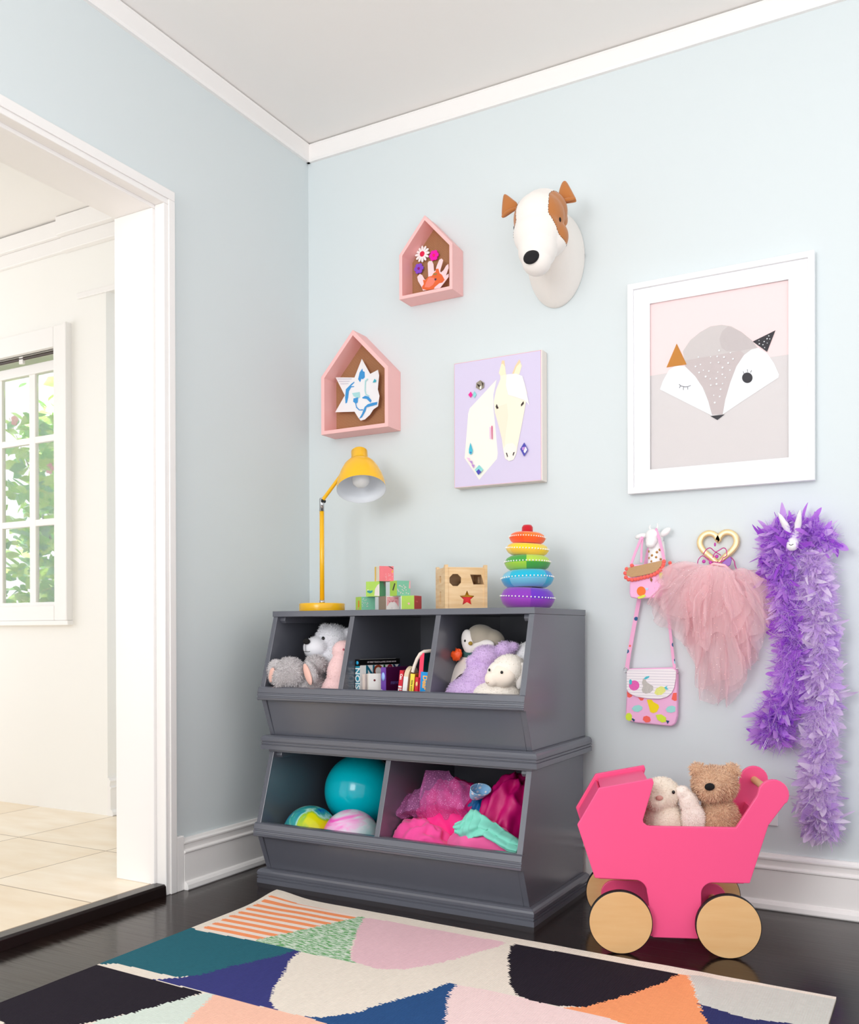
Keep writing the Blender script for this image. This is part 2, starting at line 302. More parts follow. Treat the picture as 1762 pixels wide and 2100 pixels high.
HORSE = [
    ('bg', [(0.6367,1.6899),(0.9486,1.6901),(0.949,1.2773),(0.6394,1.2767)]),
    ('cream', [(0.7893,1.6193),(0.7635,1.5981),(0.7318,1.571),(0.6909,1.5369),(0.685,1.5192),(0.6774,1.4361),(0.6714,1.3736),(0.7253,1.2969),(0.79,1.36),(0.7929,1.3777),(0.7846,1.4637),(0.7776,1.5291),(0.7778,1.573)]),
    ('ear', [(0.7978,1.64),(0.8092,1.677),(0.8177,1.6758),(0.8232,1.6314),(0.8035,1.629)]),
    ('ear', [(0.8456,1.6309),(0.8568,1.6549),(0.8707,1.6733),(0.879,1.6517),(0.8706,1.6249)]),
    ('eartip', [(0.8064,1.6671),(0.8092,1.6783),(0.8177,1.6771),(0.8199,1.6562),(0.8134,1.6674)]),
    ('eartip', [(0.8456,1.6309),(0.8568,1.6549),(0.8707,1.6733),(0.8748,1.6638),(0.861,1.6517),(0.8512,1.6301)]),
    ('head', [(0.8035,1.629),(0.826,1.631),(0.8595,1.629),(0.8816,1.6183),(0.8898,1.5918),(0.898,1.5603),(0.8938,1.533),(0.8868,1.4983),(0.8757,1.4462),(0.8645,1.3964),(0.8602,1.3713),(0.8505,1.3518),(0.8337,1.3482),(0.8197,1.3585),(0.8127,1.3887),(0.8086,1.4225),(0.7946,1.4755),(0.7833,1.5129),(0.7791,1.547),(0.7878,1.5847),(0.8034,1.6187)]),
    ('peach', [(0.7862,1.5281),(0.8258,1.5362),(0.8313,1.4971),(0.8227,1.4467),(0.817,1.396),(0.8086,1.4225),(0.7946,1.4755),(0.7833,1.5129)]),
    ('muzzle', [(0.8127,1.3887),(0.8254,1.4054),(0.8478,1.4057),(0.8603,1.3917),(0.8602,1.3713),(0.8505,1.3518),(0.8337,1.3482),(0.8197,1.3585)]),
    ('lock', [(0.826,1.631),(0.8595,1.629),(0.8816,1.6183),(0.8898,1.5918),(0.9061,1.5201),(0.8897,1.5386),(0.8593,1.5525),(0.8314,1.5637),(0.8231,1.5955)]),
    ('dark', [(0.7905,1.5392),(0.7975,1.5242),(0.7904,1.5224),(0.7868,1.5306)]),
    ('dark', [(0.8856,1.5365),(0.8869,1.5287),(0.8772,1.5197),(0.8767,1.5274)]),
    ('dark', [(0.8231,1.3761),(0.827,1.3758),(0.8304,1.3639),(0.8281,1.3616)]),
    ('dark', [(0.8547,1.3757),(0.8491,1.3634),(0.8472,1.3674),(0.85,1.3753)]),
    ('pink', [(0.6964,1.5912),(0.7033,1.5798),(0.6954,1.5709),(0.6873,1.5819)]),
    ('aqua', [(0.7101,1.592),(0.7173,1.5794),(0.71,1.5672),(0.7042,1.5797)]),
    ('stone', [(0.7319,1.6244),(0.7463,1.6134),(0.7449,1.598),(0.7304,1.592),(0.7159,1.6017),(0.7174,1.6172)]),
    ('cream', [(0.729,1.6026),(0.7362,1.6056),(0.7362,1.5952),(0.7304,1.5941)]),
    ('dark', [(0.7189,1.6144),(0.7319,1.6075),(0.729,1.6),(0.7232,1.606)]),
    ('dark', [(0.7348,1.6201),(0.7435,1.6111),(0.7406,1.6011),(0.7383,1.6118)]),
    ('red', [(0.7723,1.469),(0.7761,1.4686),(0.7765,1.4246),(0.7742,1.4248)]),
    ('palep', [(0.766,1.4658),(0.7695,1.4654),(0.7711,1.4264),(0.7665,1.4269)]),
    ('teal', [(0.6956,1.4224),(0.7037,1.3967),(0.7022,1.3864),(0.6964,1.3817),(0.6899,1.3876),(0.69,1.4007)]),
    ('indigo', [(0.6929,1.391),(0.7005,1.3902),(0.6964,1.3859)]),
    ('palep', [(0.6817,1.3739),(0.6934,1.3702),(0.6919,1.3586)]),
    ('violet', [(0.6919,1.3612),(0.7027,1.3607),(0.7036,1.3471)]),
    ('violet', [(0.6992,1.3488),(0.7114,1.3469),(0.7073,1.3357)]),
    ('aqua', [(0.7283,1.3448),(0.7427,1.328),(0.7253,1.3125),(0.7123,1.3306)]),
    ('indigo', [(0.7268,1.3314),(0.7363,1.3207),(0.7253,1.312),(0.7172,1.3236)]),
    ('indigo', [(0.8899,1.4027),(0.903,1.3773),(0.8892,1.3571),(0.8755,1.3826)]),
    ('violet', [(0.8819,1.3875),(0.8954,1.3882),(0.8907,1.376),(0.8824,1.3793)]),
    ('lock', [(0.8954,1.3882),(0.9003,1.3776),(0.892,1.367),(0.8873,1.3738)]),
]
HAND = [
    ('paper', [(0.5057,1.9753),(0.492,1.9977),(0.489,2.0129),(0.4997,2.0208),(0.5089,2.0144),(0.5179,1.9982),(0.527,1.9952),(0.5324,2.006),(0.5302,2.0513),(0.5348,2.057),(0.5468,2.0559),(0.5528,2.0429),(0.555,2.0175),(0.5603,2.0205),(0.5648,2.034),(0.5753,2.0543),(0.5843,2.0564),(0.5902,2.05),(0.5872,2.0402),(0.5782,2.0157),(0.5812,2.0099),(0.5916,2.0158),(0.602,2.0295),(0.6101,2.0331),(0.6111,2.0199),(0.6004,1.9959),(0.6111,2.0004),(0.611,1.9899),(0.5944,1.9735),(0.578,1.9582),(0.5556,1.959),(0.5117,1.9616)]),
    ('paint', [(0.5119,1.998),(0.521,1.9956),(0.5331,2.0046),(0.5467,2.0047),(0.5542,2.0137),(0.5617,2.0163),(0.561,2.0256),(0.5722,2.0247),(0.5767,2.0082),(0.5856,2.0013),(0.5959,1.9823),(0.587,1.9748),(0.5751,1.9744),(0.5571,1.9646),(0.5541,1.9586),(0.5269,1.9602),(0.5102,1.9665),(0.5072,1.9737),(0.5149,1.9829)]),
    ('coral', [(0.5361,2.0027),(0.5542,1.9967),(0.5617,1.9874),(0.5511,1.9736),(0.536,1.9671),(0.5179,1.9718),(0.524,1.9865)]),
    ('moss', [(0.5512,2.0117),(0.5662,2.0102),(0.5647,2.0052),(0.5542,2.0059)]),
    ('ink', [(0.5564,1.9923),(0.5632,1.9937),(0.5654,1.9893),(0.5594,1.9858)]),
]
FLOWERS = [
    ('c', [(0.4985,2.0957),(0.5442,2.0819),(0.4846,2.0484)]),
]
STAR = [
    ('paper', [(0.2576,1.7666),(0.2925,1.7084),(0.3256,1.718),(0.3304,1.6977),(0.3246,1.6496),(0.3317,1.6256),(0.3252,1.5898),(0.3058,1.5812),(0.2912,1.5639),(0.2699,1.5499),(0.2519,1.5478),(0.2421,1.5586),(0.2257,1.5825),(0.1419,1.5903),(0.1809,1.6419),(0.1842,1.6456),(0.144,1.7162),(0.2261,1.7044)]),
    ('blue', [(0.2599,1.732),(0.2624,1.7221),(0.2697,1.7183),(0.2705,1.6991),(0.2623,1.6933),(0.2557,1.6956),(0.2507,1.6839),(0.2417,1.6961),(0.2484,1.7199)]),
    ('blue', [(0.226,1.6899),(0.2127,1.6834),(0.1893,1.6671),(0.1859,1.6371),(0.1875,1.6161),(0.1942,1.6181),(0.1993,1.6354),(0.2027,1.6585),(0.2127,1.671),(0.2243,1.6709),(0.226,1.6734),(0.211,1.6754),(0.226,1.6858)]),
    ('aqua', [(0.2159,1.6499),(0.249,1.6498),(0.2506,1.6304),(0.2407,1.6275),(0.2225,1.638)]),
    ('blue', [(0.2225,1.6298),(0.2423,1.6314),(0.2406,1.6137),(0.2324,1.6093),(0.2208,1.6189)]),
    ('blue', [(0.2588,1.628),(0.2719,1.6332),(0.2865,1.6286),(0.2994,1.6133),(0.2946,1.6058),(0.2783,1.6214),(0.262,1.6248)]),
    ('blue', [(0.3236,1.6049),(0.322,1.5956),(0.2782,1.5914),(0.2733,1.5783),(0.2585,1.5581),(0.247,1.5553),(0.2586,1.5704),(0.2701,1.5937),(0.2832,1.6017),(0.3043,1.6046)]),
    ('blue', [(0.2307,1.6108),(0.234,1.6104),(0.2373,1.5977),(0.2488,1.5867),(0.2635,1.5863),(0.2635,1.5822),(0.2471,1.5841),(0.234,1.5953)]),
    ('teal', [(0.3045,1.6754),(0.3126,1.6879),(0.3207,1.68),(0.3174,1.675)]),
    ('aqua', [(0.272,1.6865),(0.2819,1.6934),(0.2867,1.69),(0.2761,1.6833),(0.2744,1.6507),(0.2784,1.6378),(0.2914,1.6307),(0.2898,1.6282),(0.2751,1.6355),(0.2703,1.6512)]),
    ('line', [(0.1533,1.7094),(0.2161,1.7012),(0.2161,1.6995),(0.1542,1.7076)]),
    ('line', [(0.1601,1.6995),(0.2078,1.6938),(0.2078,1.6924),(0.1609,1.698)]),
    ('line', [(0.1668,1.6895),(0.2028,1.6859),(0.2028,1.6845),(0.1676,1.688)]),
]
BAG = [
    ('body', [(1.2185,0.6674),(1.2228,0.6805),(1.3644,0.6869),(1.3736,0.6761),(1.3742,0.6566),(1.3728,0.5414),(1.367,0.5192),(1.356,0.51),(1.3223,0.5119),(1.2453,0.516),(1.2182,0.5231),(1.2152,0.5348),(1.219,0.6059)]),
    ('flap', [(1.2221,0.6734),(1.23,0.6783),(1.3621,0.6829),(1.3725,0.6761),(1.3715,0.6542),(1.3666,0.6264),(1.3585,0.61),(1.3446,0.5981),(1.3237,0.5916),(1.2896,0.5916),(1.2503,0.5968),(1.2311,0.6051),(1.2214,0.6178)]),
    ('coral', [(1.2208,0.6107),(1.2383,0.5988),(1.2347,0.5946),(1.2286,0.5918),(1.222,0.5942)]),
    ('coral', [(1.2551,0.5935),(1.2736,0.5917),(1.2706,0.5852),(1.2634,0.5843)]),
    ('coral', [(1.362,0.6102),(1.3729,0.6116),(1.3729,0.5886),(1.3666,0.5866),(1.3573,0.5915)]),
    ('yellow', [(1.2825,0.5879),(1.2978,0.5884),(1.3025,0.5816),(1.3178,0.5739),(1.3201,0.5659),(1.313,0.5517),(1.3025,0.5477),(1.293,0.5509),(1.2889,0.5671)]),
    ('aqua', [(1.2358,0.5592),(1.2442,0.5678),(1.2586,0.5712),(1.2693,0.5652),(1.2681,0.5569),(1.2562,0.5494),(1.243,0.5507)]),
    ('aqua', [(1.3399,0.5608),(1.3469,0.5692),(1.3585,0.5725),(1.3688,0.57),(1.3688,0.555),(1.3561,0.5511),(1.3445,0.5529)]),
    ('lime', [(1.2164,0.5348),(1.2213,0.5445),(1.2309,0.5455),(1.2369,0.538),(1.2357,0.5238),(1.2273,0.5211),(1.2188,0.5254)]),
    ('lime', [(1.3095,0.5434),(1.3271,0.5452),(1.341,0.5365),(1.341,0.5238),(1.3294,0.5204),(1.3153,0.5285)]),
    ('coral', [(1.2704,0.5265),(1.2728,0.536),(1.2824,0.5393),(1.2918,0.5356),(1.2948,0.5264),(1.2906,0.5204),(1.2799,0.5187)]),
    ('ink', [(1.2357,0.5274),(1.2393,0.5299),(1.2465,0.5255),(1.2429,0.5194)]),
    ('ink', [(1.341,0.5284),(1.3514,0.5266),(1.3456,0.5171)]),
]
BAGFLAP = [
    ('hot', [(1.2617,0.6307),(1.2611,0.6265),(1.2594,0.6227),(1.2566,0.6194),(1.253,0.6169),(1.2488,0.6154),(1.2444,0.6149),(1.2401,0.6157),(1.2362,0.6175),(1.2329,0.6202),(1.2306,0.6237),(1.2294,0.6277),(1.2294,0.6319),(1.2306,0.636),(1.2329,0.6396),(1.2362,0.6425),(1.2401,0.6445),(1.2444,0.6455),(1.2488,0.6453),(1.253,0.644),(1.2566,0.6417),(1.2594,0.6386),(1.2611,0.6348)]),
    ('silver', [(1.2731,0.6521),(1.2802,0.6493),(1.2849,0.6406),(1.2944,0.635),(1.3038,0.6294),(1.3044,0.6189),(1.2943,0.6093),(1.2813,0.606),(1.2718,0.6098),(1.2688,0.6191),(1.273,0.6286),(1.2695,0.6379)]),
    ('lemon', [(1.3073,0.6085),(1.3132,0.6227),(1.3272,0.63),(1.34,0.6269),(1.3412,0.6153),(1.3295,0.6045),(1.3155,0.603)]),
    ('sky', [(1.2305,0.6464),(1.2348,0.6489),(1.239,0.6442),(1.2383,0.6348),(1.2335,0.6317),(1.2302,0.6369)]),
    ('sky', [(1.2755,0.6521),(1.2826,0.6581),(1.2921,0.6601),(1.2921,0.656),(1.2849,0.6511),(1.279,0.6493)]),
    ('sky', [(1.3377,0.6268),(1.347,0.6323),(1.3447,0.6258),(1.3505,0.6214),(1.3423,0.62)]),
]
TIARA = [
    ('w', [(1.4525,1.0199),(1.4567,1.027),(1.4618,1.0331),(1.467,1.0365),(1.4721,1.0379),(1.4763,1.0351),(1.4803,1.0302),(1.4855,1.0258),(1.4906,1.0224),(1.4967,1.019),(1.5028,1.0146)]),
    ('w', [(1.4803,1.0082),(1.4819,1.0144),(1.4844,1.0195),(1.4895,1.0256),(1.4947,1.0285),(1.5008,1.0324),(1.5059,1.0355),(1.5109,1.0361),(1.516,1.0332),(1.519,1.0274),(1.52,1.0201),(1.52,1.0138),(1.5149,1.0099),(1.5078,1.0071),(1.5028,0.9989),(1.4966,0.9919)]),
    ('w', [(1.4379,0.9867),(1.4359,0.9942),(1.4364,1.0016),(1.439,1.0078),(1.4442,1.0139),(1.4494,1.0158),(1.4546,1.0135),(1.4618,1.0079),(1.468,1.0024),(1.4721,0.997)]),
    ('w', [(1.525,1.0084),(1.5311,1.0071),(1.5361,1.0018),(1.5401,0.9943),(1.5411,0.9871),(1.5441,0.9787),(1.5486,0.9692),(1.5481,0.9558),(1.539,0.9561)]),
    ('w', [(1.4097,0.9772),(1.4139,0.9818),(1.4191,0.9837),(1.4254,0.9835)]),
    ('w', [(1.4639,1.0068),(1.47,0.9992),(1.4762,0.9958),(1.4864,0.9964),(1.4966,0.9929),(1.5068,0.9967),(1.5149,1.0005)]),
    ('gem', [(1.4865,1.0466),(1.4916,1.0119),(1.523,0.9971),(1.4741,0.9948),(1.4546,0.9987)]),
    ('leaf', [(1.5058,0.9795),(1.5169,0.9828),(1.529,0.9719),(1.5411,0.9581),(1.526,0.9627),(1.5149,0.9693)]),
    ('leaf', [(1.5027,0.9885),(1.5119,0.9965),(1.522,1.0044),(1.5301,1.0103),(1.5341,0.9998),(1.5311,0.9854),(1.525,0.9814),(1.5129,0.9871)]),
]
SMALLBAG = [
    ('flap', [(1.2338,0.9855),(1.3414,1.0039),(1.3408,0.991),(1.3277,0.9753),(1.3114,0.9672),(1.2811,0.9607),(1.2479,0.9567),(1.2325,0.9635)]),
    ('pom', [(1.2332,0.9824),(1.2286,0.9699),(1.2306,0.9573),(1.2389,0.9507),(1.2492,0.9492),(1.2594,0.9501),(1.2684,0.9517),(1.2779,0.9539),(1.2874,0.9555),(1.2975,0.9577),(1.3076,0.9605),(1.3177,0.9639),(1.3264,0.9692),(1.3352,0.9757),(1.3414,0.9835),(1.3445,0.9921),(1.3458,1.0007),(1.2493,0.9919)]),
    ('pom2', [(1.3575,0.9977),(1.36,0.9902),(1.3587,0.9829),(1.3569,0.9756),(1.3538,0.9683),(1.295,0.9503)]),
    ('orange', [(1.2899,0.9143),(1.2892,0.9096),(1.2871,0.9055),(1.2838,0.9024),(1.2798,0.9006),(1.2755,0.9003),(1.2712,0.9015),(1.2675,0.9042),(1.2648,0.908),(1.2634,0.9125),(1.2634,0.9173),(1.2648,0.9217),(1.2675,0.9254),(1.2712,0.9279),(1.2755,0.929),(1.2798,0.9285),(1.2839,0.9265),(1.2871,0.9232),(1.2892,0.919)]),
    ('lime', [(1.2644,0.8973),(1.2861,0.9044),(1.2911,0.9005),(1.2835,0.8945),(1.2683,0.8916)]),
    ('lime', [(1.3302,0.9678),(1.3414,0.9687),(1.3426,0.96),(1.3376,0.9503),(1.3326,0.9504)]),
    ('ink', [(1.3413,0.96),(1.3463,0.9562),(1.3438,0.9451),(1.3407,0.9477)]),
    ('brown', [(1.3051,0.9556),(1.3114,0.9486),(1.3082,0.9406),(1.3038,0.9475)]),
    ('ink', [(1.2606,0.8817),(1.2631,0.8761),(1.2593,0.8686),(1.258,0.8761)]),
    ('sky', [(1.2893,0.923),(1.2987,0.924),(1.2975,0.9178),(1.2912,0.918)]),
    ('body', [(1.2434,0.9456),(1.242,0.9053),(1.244,0.8965),(1.258,0.8912),(1.281,0.8895),(1.3063,0.9039),(1.3475,0.945),(1.3489,0.9956),(1.2518,0.9893)]),
]
# ================================================================ room shell
H = 2.6
m_back = mat('pale blue wall paint', (215,223,225), .55, bump=(60,.06,.002))
m_white = mat('white trim paint', (243,240,238), .38, spec=.5)
m_hall = mat('white hall paint', (244,242,238), .6)
m_ceil = mat('warm white ceiling paint', (242,239,236), .8, bump=(25,.08,.003))
# dark stained floorboards running along x
mf = mat('dark stained floorboards', (24,15,13), .16, spec=.32); n = N(mf)
mp = n.new('Mapping'); n.link(n.tc.outputs['Object'], mp.inputs[0])
br = n.new('TexBrick', i_Scale=1.0, i_Mortar_Size=.0012, i_Mortar_Smooth=.3, i_Bias=0.0, i_Brick_Width=1.05, i_Row_Height=.062); br.offset = .37
br.inputs['Color1'].default_value = lin((26,17,15)); br.inputs['Color2'].default_value = lin((36,24,21)); br.inputs['Mortar'].default_value = lin((7,4,3))
n.link(mp.outputs[0], br.inputs['Vector'])
m2 = n.new('Mapping'); m2.inputs['Scale'].default_value = (6, 130, 1); n.link(n.tc.outputs['Object'], m2.inputs[0])
gr = n.new('TexNoise', i_Scale=1.0, i_Detail=6.0); n.link(m2.outputs[0], gr.inputs['Vector'])
n.link(n.mix(.35, br.outputs['Color'], n.ramp(gr.outputs['Fac'], [(.3, lin((12,7,6))), (.75, lin((46,31,26)))])), n.b.inputs['Base Color'])
add = n.new('Math', operation='MULTIPLY_ADD'); n.link(br.outputs['Fac'], add.inputs[0]); add.inputs[1].default_value = -1.0; n.link(gr.outputs['Fac'], add.inputs[2])
n.bump(add.outputs[0], .12, .0012)
n.link(n.ramp(gr.outputs['Fac'], [(.3, (.10,.10,.10,1)), (.8, (.26,.26,.26,1))]), n.b.inputs['Roughness'])
struct(MB().box((0,-5.0,-.05),(3.6,0,0)).build('floor', mf, loc=(0,0,0)), 'dark stained glossy wood plank floor of the play corner', 'floor')
# travertine tiles next door
mt = mat('cream travertine tiles', (226,205,172), .3); n = N(mt)
mp = n.new('Mapping'); mp.inputs['Location'].default_value = (.5, .52, 0); n.link(n.tc.outputs['Object'], mp.inputs[0])
br = n.new('TexBrick', i_Scale=1.0, i_Mortar_Size=.0025, i_Mortar_Smooth=.1, i_Brick_Width=.46, i_Row_Height=.46); br.offset = .0
for k, c in (('Color1',(244,234,218)),('Color2',(238,224,202)),('Mortar',(150,125,95))): br.inputs[k].default_value = lin(c)
n.link(mp.outputs[0], br.inputs['Vector'])
m2 = n.new('Mapping'); m2.inputs['Scale'].default_value = (3, 9, 1); n.link(n.tc.outputs['Object'], m2.inputs[0])
gr = n.new('TexNoise', i_Scale=1.6, i_Detail=7.0); n.link(m2.outputs[0], gr.inputs['Vector'])
n.link(n.mix(.5, br.outputs['Color'], n.ramp(gr.outputs['Fac'], [(.3, lin((232,212,180))), (.65, lin((250,244,234)))]), 'MULTIPLY'), n.b.inputs['Base Color'])
n.b.inputs['Base Color'].default_value = lin((226,205,172)); n.bump(br.outputs['Fac'], -.3, .002)
struct(MB().box((-3.3,-5.0,-.04),(-.0275,1.2,.03)).build('floor', mt, loc=(0,0,0)), 'cream travertine tile floor of the adjoining room', 'floor')
struct(MB().box((0,-5.0,H),(3.6,.15,H+.1)).build('ceiling', m_ceil, loc=(0,0,H)), 'warm white flat ceiling above the play corner', 'ceiling')
struct(MB().box((-3.3,-5.0,2.565),(-.18,1.2,2.66)).build('ceiling', m_ceil, loc=(0,0,2.6)), 'white ceiling of the adjoining room', 'ceiling')
struct(MB().box((0,0,-.05),(3.6,.15,H)).build('wall_back', m_back, loc=(0,0,0)), 'pale blue back wall with pictures and hooks', 'wall')
DY, DZ, DN = -.745, 2.095, -2.35      # doorway: far jamb, head, near jamb
b = MB(); b.box((-.17,DY,-.05),(0,.15,H)); b.box((-.17,DN,DZ),(0,DY,H)); b.box((-.17,-5.0,-.05),(0,DN,H))
struct(b.build('wall_left', m_back, loc=(0,0,0)), 'pale blue left wall with a wide cased doorway', 'wall')
# crown
def crown_prof(): return [(0,-.064),(.012,-.064),(.016,-.056),(.017,-.010),(.020,-.006),(.020,-.004),(0,-.004)]
b = MB(); b.yz([(-d, H+z) for d, z in crown_prof()], 0.0, 3.6)
struct(b.build('trim_1', m_white, loc=(0,0,H)), 'white flat crown moulding along the back wall', 'moulding')
b = MB(); b.xz([(d, H+z) for d, z in crown_prof()], -5.0, 0.0)
struct(b.build('trim_2', m_white, loc=(0,0,H)), 'white flat crown moulding along the left wall', 'moulding')
# baseboards
BB = [(0,0),(.034,0),(.036,.004),(.034,.016),(.028,.023),(.021,.026),(.020,.112),(.024,.114),(.024,.119),(.015,.123),(.017,.138),(.020,.142),(.020,.147),(.013,.150),(.010,.157),(0,.157)]
b = MB(); b.yz([(-d,z) for d,z in BB], .036, 3.6)
struct(b.build('baseboard_back', m_white, loc=(0,0,0), bevel=.001), 'tall white profiled baseboard along the back wall', 'baseboard')
b = MB(); b.xz([(d,z) for d,z in BB], -.676, 0)
struct(b.build('baseboard_left', m_white, loc=(0,0,0), bevel=.001), 'tall white profiled baseboard on the left wall', 'baseboard')
# doorway casing (architrave + jamb lining) and plinth
b = MB()
b.box((-.184,DY-.014,.03),(-.0225,DY+.002,DZ-.0142))                 # far jamb lining
b.box((-.0225,DY-.004,.0),(.016,DY+.0385,DZ-.004))                   # architrave leg
b.box((.0162,DY+.012,.0),(.021,DY+.0385,DZ+.012))
b.box((0,DY+.0388,0),(.020,DY+.069,.168))                            # plinth block
b.box((-.184,DN,DZ-.014),(-.0225,DY+.002,DZ+.002))                   # head lining
b.box((-.0225,DN-.04,DZ-.0038),(.016,DY+.0385,2.136)); b.box((.0162,DN-.04,DZ+.0122),(.021,DY+.0385,2.136))
b.box((-.184,DN-.002,.03),(-.0225,DN+.014,DZ-.0142)); b.box((-.0225,DN-.04,0),(.018,DN+.004,DZ-.004))
struct(b.build('trim_3', m_white, loc=(0,DY,0), bevel=.003), 'white door casing and jamb around the left doorway', 'door casing')
m_sill = mat('black brown stained sill', (30,20,18), .22, bump=(90,.2,.001))
b = MB(); b.xz([(-.0395,.0),(-.0275,.034),(.010,.034),(.016,.028),(.018,0)], DN, DY-.004)
struct(b.build('trim_4', m_sill, loc=(0,-1.5,0), bevel=.001), 'dark stained threshold strip in the doorway', 'threshold')
# ---- adjoining room: far wall with window, recess, soffit
WX0, WX1, WZ0, WZ1 = -2.12, -1.292, .912, 2.030
b = MB()
b.box((-3.3,-.07,-.04),(WX0,.08,2.62)); b.box((WX0,-.07,-.04),(WX1,.08,WZ0)); b.box((WX0,-.07,WZ1),(WX1,.08,2.62)); b.box((WX1,-.07,-.04),(-.992,.08,2.62))
b.box((-.992,-.07,2.225),(-.172,.08,2.62))                            # header over the recess
b.box((-1.07,.08,-.04),(-.992,1.1,2.62)); b.box((-.992,1.0,-.04),(-.172,1.1,2.62))
struct(b.build('wall_hall', m_hall, loc=(-1.5,0,0)), 'white far wall of the adjoining room with a window', 'wall')
b = MB(); b.box((-3.3,-.105,2.49),(-1.2352,-.0702,2.558)); b.box((-1.235,-.125,2.485),(-.19,-.0702,2.562)); b.box((-3.3,-.088,2.43),(-1.2352,-.0702,2.4898)); b.box((-1.235,-.1,2.425),(-.19,-.0702,2.4848))
b.box((-1.16,-.078,2.215),(-.172,-.0702,2.24))
struct(b.build('trim_5', m_white, loc=(-1.5,0,2.4), bevel=.003), 'white crown moulding of the adjoining room', 'moulding')
b = MB(); b.xz([(-.992+d*.9, z+.03) for d, z in BB], -.072, .995)
struct(b.build('baseboard_hall', m_white, loc=(-1,0,0)), 'white profiled baseboard in the adjoining room recess', 'baseboard')
w = thing('window_1', 'white casement window with glazing bars looking onto a sunny garden', 'window', (-1.7,-.07,.9)); w['kind'] = 'structure'
b = MB(); cw = .085
for (a, c) in (((WX0-cw,WZ0-.064),(WX0,WZ1+.088)),((WX1,WZ0-.064),(WX1+cw-.0122,WZ1+.088)),((WX0+.0002,WZ1),(WX1-.0002,WZ1+.088)),((WX0+.0002,WZ0-.064),(WX1-.0002,WZ0))):
    b.box((a[0],-.092,a[1]),(c[0],-.06,c[1]))
b.box((WX0-cw-.008,-.098,WZ0-.085),(WX1+cw+.008,-.0602,WZ0-.0642)); b.box((WX1+cw-.012,-.100,WZ0-.0638),(WX1+cw+.004,-.0602,WZ1+.092))
b.build('window_frame', m_white, w, bevel=.003)
b = MB()
b.box((WX0,-.03,WZ0),(WX1,.0,WZ0+.02)); b.box((WX0,-.03,WZ1-.075),(WX1,.0,WZ1-.03)); b.box((WX0,-.0298,WZ0+.0202),(WX0+.03,-.0002,WZ1-.0752)); b.box((WX1-.012,-.0298,WZ0+.0202),(WX1,-.0002,WZ1-.0752))
for x in (-1.517,-1.746,-1.975): b.box((x-.021,-.024,WZ0),(x+.021,-.004,WZ1-.03))
for z in (1.288,1.660): b.box((WX0,-.0235,z-.015),(WX1,-.0045,z+.015))
b.build('sash', m_white, w, bevel=.003)
m_glass = mat('clear window glass', (255,255,255), .0, spec=.3, trans=1.0, alpha=.12)
MB().box((WX0,-.018,WZ0),(WX1,-.014,WZ1-.03)).build('pane', m_glass, w)
m_dk = mat('dark bronze rod', (62,44,34), .4)
b = MB(); b.tube([(WX0,-.052,WZ1-.008),(WX1-.004,-.052,WZ1-.008)], .007)
b.box((-1.56,-.058,WZ1-.03),(-1.535,-.046,WZ1+.002), 1); b.build('curtain_rod', [m_dk, m_white], w)
# garden outside
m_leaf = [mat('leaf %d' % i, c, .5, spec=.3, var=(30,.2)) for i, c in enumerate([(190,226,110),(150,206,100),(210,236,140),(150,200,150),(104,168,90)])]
m_bark = mat('grey brown bark', (118,104,96), .8, bump=(40,.5,.004)); m_pet = mat('pink petals', (240,150,170), .6)
def shrub(name, label, cx, cy, w_, d_, h_, nl, seed, flowers=0, big=1.):
    rg = random.Random(seed); t = thing(name, label, 'shrub', (cx,cy,0))
    b = MB()
    for i in range(9):
        x, y = cx+rg.uniform(-.5,.5)*w_, cy+rg.uniform(-.3,.3)*d_; pth = [(cx+rg.uniform(-.2,.2)*w_, y, 0)]
        for k in range(1,6): pth.append((pth[0][0]+(x-pth[0][0])*k/5+rg.uniform(-.05,.05), y+rg.uniform(-.05,.05), h_*.92*k/5))
        b.tube(pth, [.014-.002*k for k in range(6)], 6)
    b.build('branches', m_bark, t)
    b = MB()
    for i in range(nl):
        z = h_*rg.random()**.75; x = cx+rg.uniform(-.5,.5)*w_*(1.05-.25*z/h_); y = cy+rg.uniform(-.5,.5)*d_
        s = rg.uniform(.022,.052)*big; a = Euler((rg.uniform(-1,1),rg.uniform(-1,1),rg.uniform(0,6.3))).to_matrix()
        b.add([Vector((x,y,z))+a @ Vector(p)*s for p in ((0,-1,0),(.55,-.2,.12),(.45,.5,.1),(0,1.1,-.1),(-.45,.5,.1),(-.55,-.2,.12))],
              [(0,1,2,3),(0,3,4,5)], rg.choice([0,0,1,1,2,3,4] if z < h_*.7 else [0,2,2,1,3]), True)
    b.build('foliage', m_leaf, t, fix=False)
    if flowers:
        b = MB()
        for i in range(flowers):
            x, y, z = cx+rg.uniform(-.3,.5)*w_, cy-d_*.5-.01, rg.uniform(1.1,2.0)
            for k in range(5): b.ell((x+.018*cos(k*1.257), y, z+.018*sin(k*1.257)), (.014,.006,.014), seg=8, rings=6)
        b.build('blossom', m_pet, t)
shrub('flowering_shrub', 'green leafy shrub with pink blossom close outside the window', -1.95, .85, 1.7, .5, 2.0, 3600, 5, 2, 1.15)
shrub('garden_shrub', 'taller pale green shrub farther out behind the flowering shrub', -2.6, 1.9, 3.0, .6, 2.6, 2600, 9, 0, 1.6)
struct(MB().box((-6,.08,-.2),(-1.07,5,-.1)).build('floor', mat('garden soil', (120,110,80), .9), loc=(-3,2,-.2)), 'garden ground outside the window', 'ground')
